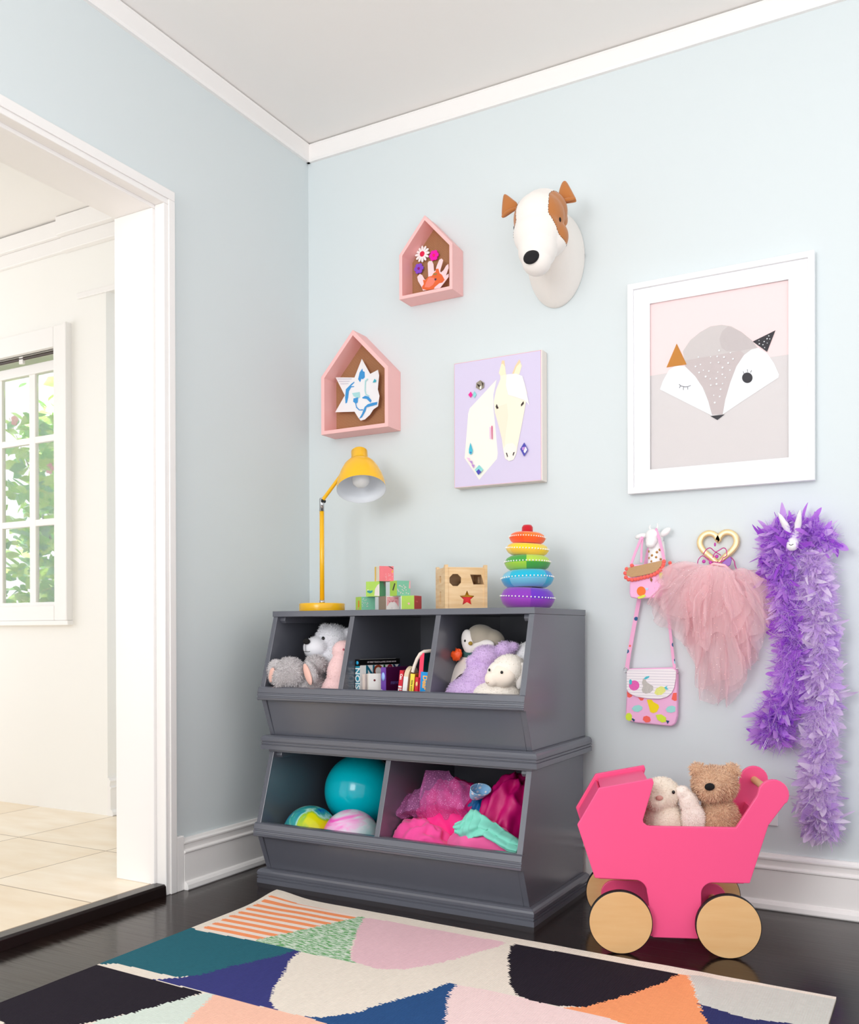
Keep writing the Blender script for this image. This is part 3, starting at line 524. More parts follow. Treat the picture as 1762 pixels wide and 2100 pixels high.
# outlet on the back wall
m_plas = mat('white plastic', (238,238,240), .35)
t = thing('wall_outlet', 'white cover plate on the back wall beside the pink pram handle', 'outlet', (1.618,0,.3))
MB().box((1.581,-.006,.236),(1.654,0,.358)).build('cover_plate', m_plas, t, bevel=.002)
b = MB(); b.box((1.600,-.0075,.302),(1.635,-.0055,.332)); b.box((1.600,-.0075,.262),(1.635,-.0055,.292)); b.build('socket', mat('off white plastic', (226,226,228), .4), t, bevel=.001)
# ================================================================ stacked toy cubbies
m_cub = mat('charcoal grey satin lacquer', (92,94,104), .24, spec=.9)
CX0, CX1, TH = .180, 1.086, .017
def mould(b, x0, x1, yf, yb, z0, h, o):
    """base moulding: half-round nose above two grooves, run along front and both sides"""
    pr = [(0,0),(o,0),(o,.30*h),(o-.003,.33*h),(o-.003,.37*h),(o,.40*h),(o,.48*h),(o-.003,.51*h),(o-.003,.55*h),(o,.58*h),(o,.76*h),(o*.86,.88*h),(o*.55,.97*h),(0,h)]
    path = [(x0,yb,-1,0),(x0,yf,-1,-1),(x1,yf,1,-1),(x1,yb,1,0)]
    P = [[(x+dx*d, y+dy*d, z0+z) for d, z in pr] for x, y, dx, dy in path]
    b.grid(P, 0, False)
    for row in (P[0], P[-1]): b.poly(row)
    n = len(pr)
    b.add([P[i][0] for i in range(4)], [(0,1,2,3)]); b.add([P[i][-1] for i in range(4)], [(0,1,2,3)])
def cubby(label, z0, dy, xs, hh=None):
    """one bin unit; z0 its underside, dy shift in depth, xs divider centres"""
    t = thing('toy_cubby', label, 'storage bin', (.633, -.25, z0), 0, 'stacked charcoal toy cubbies')
    yb, yf, yl, ybase = -.030+dy, -.438+dy, -.506+dy, -.456+dy
    H0, HL0, HL1, HT, HS = hh or (.046, .161, .202, .422, .440)
    prof = [(yb,H0),(yb,HT),(yf,HT),(yl+.002,HL1),(yl+.006,HL0),(ybase,H0)]
    P = [(y, z+z0) for y, z in prof]
    for x in (CX0, CX1-TH):
        MB().yz(P, x, x+TH).build('side_panel', m_cub, t, bevel=.0012)
    Pd = [(yb+.012,H0+.015),(yb+.012,HT),(yf+.001,HT),(yl+.003,HL1),(yl+.012,HL0),(ybase+.012,H0+.015)]
    for x in xs: MB().yz([(y,z+z0) for y,z in Pd], x-.0085, x+.0085).build('divider', m_cub, t, bevel=.0012)
    MB().box((CX0+TH,yb,z0+H0),(CX1-TH,yb+.010,z0+HT)).build('back_panel', m_cub, t)
    MB().box((CX0+TH,ybase+.01,z0+H0),(CX1-TH,yb,z0+H0+.014)).build('floor_board', m_cub, t)
    a = [(ybase+.0008,H0),(yl+.0068,HL0+.012),(yl+.022,HL0+.012),(ybase+.016,H0)]
    MB().yz([(y,z+z0) for y,z in a], CX0+TH+.0008, CX1-TH-.0008).build('front_panel', m_cub, t, bevel=.001)
    # lip: rounded grooved board leaning along the opening
    lp = [(.016,HL1),(.000,HL1),(-.006,HL1-.003),(-.0105,HL1-.018),(-.0085,HL1-.0195),(-.009,HL1-.0225),(-.0118,HL1-.024),(-.0125,HL1-.0285),(-.0105,HL1-.030),(-.011,HL1-.033),(-.0135,HL1-.0345),(-.0128,HL1-.040),(-.009,HL1-.0425),(.004,HL1-.0425),(.014,HL1-.03)]
    MB().yz([(yl+y,z+z0) for y,z in lp], CX0-.002, CX1+.002).build('bin_lip', m_cub, t)
    b = MB(); mould(b, CX0, CX1, ybase, yb, z0, H0, .0215)
    b.build('base_moulding', m_cub, t)
    for x0, x1 in ((CX0+TH, CX0+TH+.020), (CX1-TH-.020, CX1-TH)):
        b = MB(); b.yz([(yb-.02,z0+HT),(yf+.015,z0+HT),(yf+.012,z0+HT-.012),(yf+.020,z0+HT-.020),(yb-.02,z0+HT-.020)], x0, x1)
        b.build('cleat', m_cub, t, bevel=.001)
    ov = .0015
    MB().box((CX0-ov,yf-.003,z0+HT),(CX1+ov,yb+.001,z0+HS)).build('top_panel', m_cub, t, bevel=.0012)
    return t
cubby('upper charcoal grey wooden toy cubby with three bins, stacked on the two-bin one', .422, 0, (.4845, .7845))
cubby('lower charcoal grey wooden toy cubby with two bins, standing on the floor', 0., -.021, (.6255,), (.046, .158, .199, .4135, .4218))
# ================================================================ things on the cubby top (z = TOP)
TOP = .8621
# ---- desk lamp
m_yel = mat('yellow gloss enamel', (250,190,20), .22, spec=.6); m_chr = mat('polished chrome', (205,205,208), .12, metal=1.)
m_inn = mat('white lamp lining', (232,236,242), .5); m_bulb = mat('frosted bulb glass', (245,245,245), .25)
t = thing('desk_lamp', 'yellow metal desk lamp with tilted bell shade at the left end of the cubby top', 'lamp', (.226,-.235,TOP))
T = Matrix.Translation
MB().lathe([(.0755,TOP),(.077,TOP+.002),(.077,TOP+.027),(.0755,TOP+.0295),(.010,TOP+.030)], T((.226,-.235,0)), 48).build('base', m_yel, t)
for pr_ in ([(.0095,TOP+.029),(.0095,.9025)], [(.0085,1.204),(.0085,1.246),(.006,1.249)]): MB().lathe(pr_, T((.226,-.235,0)), 20).build('collar', m_chr, t)
MB().lathe([(.0078,.9),(.0078,1.206)], T((.226,-.235,0)), 20).build('pole', m_yel, t)
A0 = Vector((.386,-.235,1.266)); ax = Vector((.27,-.33,-.9)).normalized(); cap = A0 - ax*.155
q = ax.to_track_quat('Z','Y').to_matrix().to_4x4(); M = T(cap) @ q
MB().tube([(.231,-.235,1.243),(.266,-.232,1.2815),(.301,-.229,1.320)], .0062, 10).build('arm', m_yel, t)
b = MB(); b.tube([(.2315,-.243,1.238),(.2315,-.227,1.238)], .006, 10); b.build('joint', mat('black rubber', (20,20,20), .5), t)
outp = [(.0001,0),(.024,.0005),(.0275,.004),(.0282,.036),(.031,.040),(.041,.048),(.054,.063),(.064,.082),(.0725,.104),(.079,.129),(.0820,.155)]
inp = [(.0808,.155),(.0775,.129),(.071,.104),(.0625,.083),(.052,.064),(.039,.050),(.0001,.046)]
sh = MB().lathe(outp, M, 48, capped=False).build('lamp_shade', m_yel, t)
b = MB(); b.lathe([(.0820,.155)]+inp, M, 48, capped=False); b.build('shade_lining', m_inn, sh, fix=False)
b = MB(); b.lathe([(.013,.046),(.013,.070),(.016,.076),(.026,.092),(.0305,.112),(.027,.130),(.016,.140),(.0001,.143)], M, 28, capped=False); b.build('bulb', m_bulb, sh)
# ---- alphabet style picture cubes
BC = {k: mat('card '+k, c, .5, var=(70,.06)) for k, c in dict(lime=(176,216,88), aqua=(132,204,172), pinkc=(244,126,134), cream=(236,226,206), brownc=(150,128,112), redc=(208,74,72), greenc=(84,164,112), pale=(232,220,214), white=(248,244,242), blush=(246,178,184), orange=(238,120,40), ink=(70,66,60), tealb=(40,150,150), gold=(240,196,70)).items()}
keys = list(BC)
def cube(label, x, y, z, deg, left, right, art, s=.0492):
    o = MB(); h = s/2; k = keys.index
    # faces: 0 front(-y) 1 right(+x) 2 back 3 left(-x) 4 top 5 bottom
    o.add([(-h,-h,0),(h,-h,0),(h,h,0),(-h,h,0),(-h,-h,s),(h,-h,s),(h,h,s),(-h,h,s)], [(0,1,5,4)], k(left['c'])) 
    o.add([(h,-h,0),(h,h,0),(h,h,s),(h,-h,s)], [(0,1,2,3)], k(right['c']))
    o.add([(h,h,0),(-h,h,0),(-h,h,s),(h,h,s)], [(0,1,2,3)], k('cream')); o.add([(-h,h,0),(-h,-h,0),(-h,-h,s),(-h,h,s)], [(0,1,2,3)], k(left.get('l','pale')))
    o.add([(-h,-h,s),(h,-h,s),(h,h,s),(-h,h,s)], [(0,1,2,3)], k('cream')); o.add([(-h,-h,0),(h,-h,0),(h,h,0),(-h,h,0)], [(3,2,1,0)], k('cream'))
    e = .0004
    for face, c, pts in art:
        P = [((a-.5)*s, -h-e, bb*s) for a, bb in pts] if face == 'f' else ([(h+e, (a-.5)*s, bb*s) for a, bb in pts] if face == 'r' else [(-h-e, (.5-a)*s, bb*s) for a, bb in pts])
        o.poly(P, k(c))
    ob = o.build('picture_block', [BC[q] for q in keys], local=True, fix=False)
    ob.location = (x,y,z); ob.rotation_euler = (0,0,R(deg))
    tag(ob, label, 'toy block', 'pyramid of cardboard picture blocks'); return ob
def dotsf(face, c, x0, x1, z0, z1, n, r, seed, k=6):
    g = random.Random(seed); res = []
    for i in range(n):
        cx, cz = g.uniform(x0,x1), g.uniform(z0,z1); res.append((face, c, [(cx+r*cos(6.283*j/k), cz+r*sin(6.283*j/k)) for j in range(k)]))
    return res
BY = -.205
cube('aqua picture block, leftmost of the bottom row, with lime side', .381, BY, TOP, 56, {'c':'aqua','l':'lime'}, {'c':'aqua'}, dotsf('f','pale',.05,.5,.35,.9,14,.03,1)+[('l','orange',[(.45,.3),(.62,.3),(.62,.75),(.45,.75)])]+dotsf('l','blush',.1,.5,.05,.3,5,.05,2))
cube('pink and white picture block in the middle of the bottom row', .476, BY-.005, TOP, 62, {'c':'white','l':'brownc'}, {'c':'aqua'}, [('f','blush',[(.05,.95),(.05,.3),(.2,.5),(.35,.62),(.65,.62),(.8,.5),(.95,.3),(.95,.95)])]+dotsf('f','pinkc',.1,.9,.6,.92,16,.035,4)+dotsf('f','white',.15,.85,.62,.9,10,.025,5)+[('f','ink',[(.42,.2),(.45,.2),(.45,.23),(.42,.23)])])
cube('lime and red picture block at the right end of the bottom row', .558, BY, TOP, 1, {'c':'lime'}, {'c':'redc'}, [('f','blush',[(.5,.5),(.6,.56),(.7,.5),(.62,.38)]),('f','white',[(0,0),(.05,0),(.05,1),(0,1)])]+dotsf('r','pinkc',.1,.6,.6,.8,2,.05,7))
cube('lime and green picture block with a little teal bird, middle row left', .424, BY-.002, TOP+.0494, 7, {'c':'lime'}, {'c':'greenc'}, [('f','pale',[(.62,.05),(1,.02),(1,.85),(.85,.75),(.68,.5)]),('f','tealb',[(.08,.3),(.3,.2),(.48,.28),(.5,.42),(.35,.38),(.12,.42)]),('f','white',[(.1,.36),(.2,.36),(.2,.46),(.1,.46)]),('r','brownc',[(.6,1),(.95,1),(.95,.7),(.8,.68)])])
cube('aqua and lime picture block, middle row right', .516, BY, TOP+.0494, 59, {'c':'aqua','l':'lime'}, {'c':'aqua'}, dotsf('f','pale',.05,.95,.1,.75,20,.04,9)+[('f','blush',[(.88,.5),(1,.5),(1,1),(.92,1)]),('l','ink',[(.35,.4),(.5,.35),(.8,.8),(.65,.85)])])
cube('pink picture block on top of the block pyramid', .455, BY, TOP+.0988, 50, {'c':'pinkc','l':'cream'}, {'c':'aqua'}, dotsf('f','blush',.4,.95,.1,.55,16,.03,11)+[('f','ink',[(.6,1),(.7,.95),(.95,.82),(.98,.86),(.75,.98)]),('l','gold',[(0,.0),(.3,0),(.3,1),(0,1)]),('f','gold',[(.85,.55),(.95,.6),(.97,.75),(.88,.7)])])
# ---- wooden shape sorter
m_wood = mat('pale beech plywood', (236,200,150), .45); n = N(m_wood)
mp = n.new('Mapping'); mp.inputs['Scale'].default_value = (8, 8, 60); n.link(n.tc.outputs['Object'], mp.inputs[0])
g = n.new('TexNoise', i_Scale=1.5, i_Detail=6.0); n.link(mp.outputs[0], g.inputs['Vector'])
n.link(n.ramp(g.outputs['Fac'], [(.3, lin((226,184,130))), (.7, lin((244,212,168)))]), n.b.inputs['Base Color'])
t = thing('shape_sorter', 'open wooden shape sorting box with star, octagon and parallelogram holes', 'toy', (.745,-.215,TOP), R(41))
L = .134; hf = L/2; TK = .007
def star(cx, cz, r, r2, rot=0, n_=5): return [(cx+(r if i%2 == 0 else r2)*cos(R(90+rot+i*180/n_)), cz+(r if i%2 == 0 else r2)*sin(R(90+rot+i*180/n_))) for i in range(2*n_)]
octo = [(-.034+.020*cos(R(22.5+45*i)), .091+.020*sin(R(22.5+45*i))) for i in range(8)]
para = [(.013,.108),(.048,.108),(.057,.078),(.023,.078)]
starh = star(.003,.035,.0245,.0118)
fr = plate([(-hf+.010,.002),(hf-.010,.002),(hf-.010,.126),(-hf+.010,.126)], [octo,para,starh], TK, frame((0,-hf+.006,0),(1,0,0),(0,0,1)))
fr.build('front_panel', m_wood, t, local=True, bevel=.0008)
for sx in (-1, 1):
    holes = [[(-.012,.085),(.012,.085),(.012,.106),(-.012,.106)], [(-.010,.018),(.010,.018),(.010,.058),(-.010,.058)]]
    out = [(-hf,0),(hf,0),(hf,.138)]+[(hf-.010,.138),(hf-.022,.130)]+[(-hf+.022,.130),(-hf+.010,.138),(-hf,.138)]
    plate(out, holes, .010, frame((sx*(hf-.005),0,0),(0,1,0),(0,0,1))).build('side_panel', m_wood, t, local=True, bevel=.0012)
MB().box((-hf+.010,hf-.010,.002),(hf-.010,hf-.003,.126)).build('back_panel', m_wood, t, local=True, bevel=.0008)
MB().box((-hf+.010,-hf+.0096,.0),(hf-.010,hf-.010,.006)).build('bottom_panel', m_wood, t, local=True)
MB().box((-hf+.010,-hf+.0025,.126),(hf-.010,hf-.003,.1305)).build('lid', m_wood, t, local=True, bevel=.0008)
def in_sorter(name, label, pts, y0, y1, c, rough=.4, M=None):
    o = MB().xz(pts, y0, y1).build(name, mat('toy '+label.split()[0]+' lacquer', c, rough), local=True, bevel=.001)
    o.location = (.745,-.215,TOP); o.rotation_euler = (0,0,R(41)); return tag(o, label, 'toy block', 'loose shapes inside the sorter box')
in_sorter('wooden_shape', 'red wooden shape filling the lower part of the star hole of the sorter', [(-.022,.0395),(.028,.0395),(.026,.0085),(-.020,.0085)], -.0535, -.046, (232,22,40))
in_sorter('wooden_shape', 'yellow wooden shape showing above the red one in the star hole of the sorter', [(-.034,.0065),(.036,.0065),(.034,.030),(.018,.060),(.003,.072),(-.016,.058),(-.026,.036)], -.0445, -.034, (248,196,20))
in_sorter('wooden_shape', 'blue wooden shape seen through the parallelogram hole of the sorter', [(.022,.0065),(.055,.0065),(.055,.068),(.030,.088),(.016,.100),(.012,.08)], .004, .03, (34,52,150))
# ---- rainbow stacking rings
t = thing('stacking_rings_toy', 'plush rainbow stacking ring toy with five rings and a red top', 'toy', (.970,-.215,TOP))
m_bead = mat('white bobble trim', (248,246,240), .8)
MB().tube([(.970,-.215,TOP+.002),(.970,-.215,1.09)], .014, 12).build('peg', mat('cream felt', (240,232,220), .9), t)
ringspec = [(.0815,.0325,.8945,((118,42,178),(160,62,190),(140,50,184),(104,40,190)),3,(.05,-.02)),
            (.0785,.0265,.9525,((20,160,214),(110,190,222),(0,180,214),(30,140,206)),4,(.02,.05)),
            (.0690,.0225,1.0005,((160,206,60),(60,160,60),(178,214,70),(80,176,70)),5,(.03,.0)),
            (.0640,.0185,1.0415,((252,200,60),(250,212,20),(236,212,70),(252,214,100)),6,(-.06,-.03)),
            (.0545,.0165,1.0755,((250,96,20),(250,120,20),(250,130,90),(246,84,10)),7,(-.04,-.06))]
for R0, hh, zc, cols, sd, tl in ringspec:
    M = T((.970,-.215,zc)) @ Euler((tl[0], tl[1], sd*.7)).to_matrix().to_4x4()
    ms = [mat('plush ring %d %d' % (sd, i), c, .9, sheen=.4, bump=(220,.25,.0015)) for i, c in enumerate(cols)]
    prof = [(R0*.30,-hh*.8),(R0*.5,-hh),(R0*.74,-hh*.94),(R0*.90,-hh*.62),(R0*.985,-hh*.18),(R0,0),(R0*.985,hh*.2),(R0*.90,hh*.66),(R0*.74,hh*.95),(R0*.5,hh),(R0*.30,hh*.8)]
    b = MB(); b.lathe(prof, M, 48, mfun=lambda k,i: ((i//12)+(0 if k < 5 else 1)) % 4)
    rg = b.build('ring', ms, t)
    b = MB()
    for i in range(44):
        a = 2*pi*i/44; b.ell(M @ Vector(((R0+.0008)*cos(a),(R0+.0008)*sin(a),hh*.12)), .0024 if R0 > .06 else .0020, seg=7, rings=5)
    b.build('bobble_trim', m_bead, rg)
MB().lathe([(.0001,.0),(.0155,.0),(.0168,.006),(.0165,.020),(.012,.0265),(.0001,.028)], T((.970,-.215,1.0895)), 20, capped=False).build('top_knob', mat('red plush', (196,4,32), .9, sheen=.4), t)
# ================================================================ on the back wall
def poly_layers(b, items, mats, y0, dy, order):
    for i, (k, pts) in enumerate(items):
        y = y0 - dy*i; b.add([(x, y, z) for x, z in pts], [tuple(range(len(pts)))], order.index(k))
def tri_fix(o):
    bm = bmesh.new(); bm.from_mesh(o.data); bmesh.ops.triangulate(bm, faces=[f for f in bm.faces if len(f.verts) > 4])
    for f in bm.faces: pass
    bm.to_mesh(o.data); bm.free(); return o
# ---- house shaped shadow boxes
m_pink = mat('pale pink painted wood', (250,194,192), .55)
m_burl = mat('brown burlap', (186,136,98), .95); n = N(m_burl)
wv = [n.new('TexWave', i_Scale=s_, i_Distortion=3.0, i_Detail=2.0, wave_type='BANDS', bands_direction=d) for s_, d in ((150,'X'),(150,'Z'))]
for q in wv: n.link(n.tc.outputs['Object'], q.inputs['Vector'])
mm = n.new('Math', operation='MULTIPLY'); n.link(wv[0].outputs['Fac'], mm.inputs[0]); n.link(wv[1].outputs['Fac'], mm.inputs[1])
n.link(n.ramp(mm.outputs[0], [(.0, lin((150,104,70))), (.6, lin((206,156,116)))]), n.b.inputs['Base Color']); n.bump(mm.outputs[0], .6, .001)
def house(label, x0, x1, z0, ze, za, xa, d, w):
    t = thing('house_shadow_box', label, 'shadow box', ((x0+x1)/2, 0, z0), 0, 'pink house shadow boxes')
    o = [(x0,z0),(x1,z0),(x1,ze),(xa,za),(x0,ze)]; sl = (za-ze)/((x1-x0)/2); k = w*math.sqrt(1+sl*sl)
    i_ = [(x0+w,z0+w),(x1-w,z0+w),(x1-w,ze+w*sl-k),(xa,za-k),(x0+w,ze+w*sl-k)]
    b = MB(); nn = 5; vs = [(a,-d,z) for a,z in o]+[(a,-d,z) for a,z in i_]+[(a,0,z) for a,z in o]+[(a,-.008,z) for a,z in i_]; fs = []
    for q in range(nn):
        p = (q+1) % nn
        fs += [(q,p,5+p,5+q),(q,10+q,10+p,p),(5+q,5+p,15+p,15+q)]
    b.add(vs, fs + [(10,11,12,13,14)]); b.build('house_frame', m_pink, t, bevel=.0012)
    MB().xz([(a,z) for a,z in i_], -.0095, -.004).build('burlap_backing', m_burl, t); return t
house('upper pink house shadow box holding felt flowers and a paper hand', .441, .646, 1.930, 2.082, 2.197, .541, .080, .0115)
house('lower pink house shadow box holding a painted paper star', .117, .398, 1.501, 1.708, 1.856, .2535, .086, .0135)
def cutout(name, label, cat, items, cols, y, th, curl=None):
    """card cut-out with its painted shapes on the face"""
    order = list(cols); b = MB(); base = items[0][1]
    b.xz([(x,z) for x,z in base], y, y+th, 0)
    poly_layers(b, items[1:], None, y-.0004, .0003, order)
    x = [p[0] for p in base]; z = [p[1] for p in base]; lo = ((min(x)+max(x))/2, y, min(z))
    o = b.build(name, [mat(name+' '+k, c, .8) for k, c in cols.items()], loc=lo, fix=False); tri_fix(o)
    if curl:
        bm = bmesh.new(); bm.from_mesh(o.data)
        bmesh.ops.subdivide_edges(bm, edges=bm.edges, cuts=3, use_grid_fill=True)
        for v in bm.verts: v.co.y += curl(v.co.x+lo[0], v.co.z+lo[2])
        bm.to_mesh(o.data); bm.free()
    return tag(o, label, cat)
cutout('paper_hand', 'pale pink paper hand with orange paint in the upper house box', 'paper craft', HAND, dict(paper=(246,216,220), paint=(228,104,52), coral=(240,132,110), moss=(150,130,70), ink=(70,50,80)), -.040, .0012)
cutout('paper_star', 'white six-pointed paper star with blue paint in the lower house box', 'paper craft', STAR, dict(paper=(240,240,242), blue=(60,150,214), aqua=(170,220,222), teal=(70,180,200), line=(188,188,210)), -.034, .0010, lambda x,z: -.05*max(0,x-.30)**1.2)
def flower(label, c, r, n_, colp, colc, rc, fat):
    M = frame((c[0], -.0185, c[1]), (1,0,0), (0,0,1)); b = MB(); pts = []
    for i in range(n_*8):
        a = 2*pi*i/(n_*8); q = abs(cos(a*n_/2)); pts.append(r*(1-fat+fat*q**.6))
    P = [(pts[i]*cos(2*pi*i/len(pts)), pts[i]*sin(2*pi*i/len(pts))) for i in range(len(pts))]
    b.prism(P, -.003, .0, lambda u,v,t: M @ Vector((u,v,-t-.0))); b.lathe([(rc,0),(rc*.9,.002),(.0001,.003)], M @ Matrix.Translation((0,0,.003)), 16, 1, capped=False)
    o = b.build('felt_flower', [mat('felt '+label.split()[0], colp, .9), mat('felt centre '+label.split()[0], colc, .8)], loc=(c[0],-.0185,c[1]-r)); tri_fix(o)
    return tag(o, label, 'felt flower', 'felt flowers in the upper house box')
fl = FLOWERS[0][1]
flower('white felt daisy with a red centre in the upper house box', fl[0], .0285, 12, (248,246,246), (230,30,80), .0095, .55)
flower('magenta felt flower at upper right beside the white daisy', fl[1], .0185, 6, (240,20,180), (250,40,110), .005, .22)
flower('violet felt flower below the white daisy', fl[2], .0185, 6, (136,76,206), (150,10,130), .0045, .25)
# ---- unicorn-ish horse canvas
t = thing('horse_canvas', 'lavender canvas print of a white horse head with coloured gems', 'wall art', (.79,0,1.276))
MB().box((.632,-.043,1.276),(.949,-.002,1.694)).build('stretcher', mat('canvas edge', (236,228,220), .7, bump=(300,.2,.0005)), t, bevel=.0015)
hc = dict(bg=(216,206,233), cream=(244,241,232), ear=(246,236,204), eartip=(250,214,170), head=(246,238,218), peach=(250,232,210), muzzle=(243,238,230), lock=(240,238,240), dark=(50,36,30), pink=(240,30,150), aqua=(140,214,214), stone=(150,140,124), red=(214,60,130), palep=(246,190,226), teal=(70,190,214), indigo=(74,70,176), violet=(186,140,210))
b = MB(); ho = list(hc); hx = [('bg', [(.6345,1.2785),(.9445,1.2785),(.9445,1.6915),(.6345,1.6915)])]+HORSE[1:]
poly_layers(b, hx, None, -.0434, .00025, ho)
tri_fix(b.build('print', [mat('horse '+k, c, .65) for k, c in hc.items()], t, fix=False))
b = MB(); b.box((.6335,-.0436,1.6912),(.9455,-.0430,1.6924)); b.box((.6335,-.0436,1.2776),(.9455,-.0430,1.2786)); b.box((.6335,-.0436,1.2776),(.6345,-.043,1.6924)); b.box((.9443,-.0436,1.2776),(.9455,-.043,1.6924))
b.build('border_line', mat('thin pink border', (226,170,186), .7), t)
# ---- framed fox print
t = thing('framed_fox_print', 'large white framed print of a grey fox face winking on pink', 'picture', (1.49,0,1.2155))
FX0, FX1, FZ0, FZ1, fw = 1.2225, 1.7550, 1.2150, 1.8550, .0175
b = MB(); o_ = [(FX0,FZ0),(FX1,FZ0),(FX1,FZ1),(FX0,FZ1)]; i_ = [(FX0+fw,FZ0+fw),(FX1-fw,FZ0+fw),(FX1-fw,FZ1-fw),(FX0+fw,FZ1-fw)]
vs = [(a,-.028,z) for a,z in o_]+[(a,-.028,z) for a,z in i_]+[(a,-.003,z) for a,z in o_]+[(a,-.003,z) for a,z in i_]; fs = []
for q in range(4):
    p = (q+1) % 4; fs += [(q,p,4+p,4+q),(q,8+q,8+p,p),(4+q,4+p,12+p,12+q),(8+q,12+q,12+p,8+p)]
b.add(vs, fs); b.build('frame', mat('white lacquered frame', (247,246,248), .35), t, bevel=.0012)
AX0, AX1, AZ0, AZ1 = 1.2893, 1.6855, 1.2855, 1.7885
b = MB()
for a, c in (((FX0+fw,FZ0+fw),(AX0,FZ1-fw)),((AX1,FZ0+fw),(FX1-fw,FZ1-fw)),((AX0,FZ0+fw),(AX1,AZ0)),((AX0,AZ1),(AX1,FZ1-fw))): b.box((a[0],-.018,a[1]),(c[0],-.0155,c[1]))
b.build('mount', mat('white mount board', (246,245,248), .8), t)
fc = dict(base=(217,211,211), pink=(247,221,221), cap=(206,199,198), mask=(200,188,188), leaf=(197,188,188), white=(240,243,246), ochre=(196,128,44), dark=(48,46,52), thin=(120,116,124))
fo = list(fc); b = MB(); poly_layers(b, FOX, None, -.0100, .0002, fo)
for k, r_ in (('d', .0026), ('e', .0018)):
    for i, (x, z) in enumerate([p for q, pts in FOXDOTS if q == k for p in pts]):
        rr = r_*(.7+.5*((i*7) % 5)/5); b.add([(x+rr*cos(.785*j), -.0142, z+rr*sin(.785*j)) for j in range(8)], [tuple(range(8))], fo.index('white'))
tri_fix(b.build('print', [mat('fox '+k, c, .7) for k, c in fc.items()], t, fix=False))
mg = bpy.data.materials.new('picture glass'); mg.use_nodes = True; nt = mg.node_tree; nt.nodes.remove(nt.nodes['Principled BSDF'])
tr = nt.nodes.new('ShaderNodeBsdfTransparent'); gl = nt.nodes.new('ShaderNodeBsdfGlossy'); gl.inputs['Roughness'].default_value = .42; lw = nt.nodes.new('ShaderNodeFresnel'); lw.inputs[0].default_value = 1.12
mx = nt.nodes.new('ShaderNodeMixShader'); nt.links.new(lw.outputs[0], mx.inputs[0]); nt.links.new(tr.outputs[0], mx.inputs[1]); nt.links.new(gl.outputs[0], mx.inputs[2]); nt.links.new(mx.outputs[0], nt.nodes['Material Output'].inputs[0])
MB().box((FX0+fw,-.0205,FZ0+fw),(FX1-fw,-.0195,FZ1-fw)).build('glazing', mg, t)
# ---- plush bull terrier head
m_felt = mat('off white boucle felt', (240,234,228), .95, sheen=.3, bump=(260,.25,.0012)); m_tan = mat('tan brown felt', (186,116,58), .95, sheen=.3, bump=(260,.3,.0012)); m_blk = mat('black felt', (16,13,16), .85)
t = thing('dog_head_trophy', 'stuffed white bull terrier head with tan eye patches mounted on the wall', 'wall decoration', (.99,0,1.83))
P = []
for y, cx, cz, rx, rz in ((-.002,.984,1.982,.094,.150),(-.012,.984,1.982,.0955,.152),(-.045,.987,1.988,.089,.140),(-.085,.994,2.000,.079,.118),(-.125,1.002,2.022,.068,.092),(-.155,1.006,2.040,.05,.065)):
    P.append([(cx+rx*cos(2*pi*i/40), y, cz+rz*sin(2*pi*i/40)) for i in range(41)])
b = MB(); b.grid(P); b.poly(P[0][:-1]); b.build('neck', m_felt, t, subsurf=1)
HC = Vector((1.010,-.185,2.050)); fwd = Vector((.12,-.97,-.2)).normalized()
vs, fs = blob([((1.008,-.175,2.066),(.073,.078,.064)), ((1.006,-.205,2.035),(.0775,.075,.078)), ((1.008,-.225,1.985),(.073,.062,.075)), ((1.012,-.232,1.930),(.059,.055,.060)), ((1.014,-.242,1.892),(.044,.044,.042)), ((1.016,-.195,1.975),(.078,.06,.062)), ((1.008,-.14,2.05),(.062,.06,.06))], .0028, 26)
V = [Vector(v) for v in vs]; b = MB()
def dogmat(c):
    for sx in (-1, 1):
        dx = (c.x-1.002)*sx; q = ((c.y+.185)/.075)**2 + ((c.z-(2.030 if sx > 0 else 2.032))/.080)**2
        if dx > (.050 if sx > 0 else .046)+.25*max(0,2.0-c.z) and q < 1: return 1
    return 0
b.add(V, [f for f in fs], 0, True)
for k, f in enumerate(fs): b.m[k] = dogmat(sum((V[i] for i in f), Vector())/len(f))
ed = {}
for k, f in enumerate(fs):
    for q in range(len(f)): ed.setdefault(tuple(sorted((f[q], f[(q+1)%len(f)]))), set()).add(b.m[k])
last = []
for e, ms_ in sorted(ed.items()):
    if len(ms_) == 2:
        c = (V[e[0]]+V[e[1]])/2
        if all((c-w_).length > .0062 for w_ in last): last.append(c); b.ell(c, (.0013,.0013,.0013), seg=6, rings=4, m=2)
hd = b.build('head', [m_felt, m_tan, m_blk], t, fix=False)
MB().ell((1.0125,-.2805,1.893), (.0245,.0125,.0245), (R(-22),0,R(2)), 24, 14).build('nose', m_blk, hd)
for x, z, y, e in ((1.0765,2.012,-.219,(0,R(-8),R(45))),(.9335,2.018,-.219,(0,R(8),R(-45)))): MB().ell((x,y,z), (.0052,.0045,.0085), e, 14, 10).build('eye', m_blk, hd)
EAR = dict(r=[(1.0539,2.0893),(1.0396,2.1096),(1.0564,2.1584),(1.066,2.1617),(1.0731,2.1589),(1.0896,2.1259),(1.1083,2.0882),(1.106,2.082),(1.08,2.0852),(1.061,2.0866)],
           l=[(.9144,2.1275),(.9044,2.1345),(.8793,2.1599),(.8666,2.1687),(.8614,2.1606),(.8549,2.0946),(.86,2.0861),(.874,2.0904),(.8968,2.1005),(.9158,2.1051)])
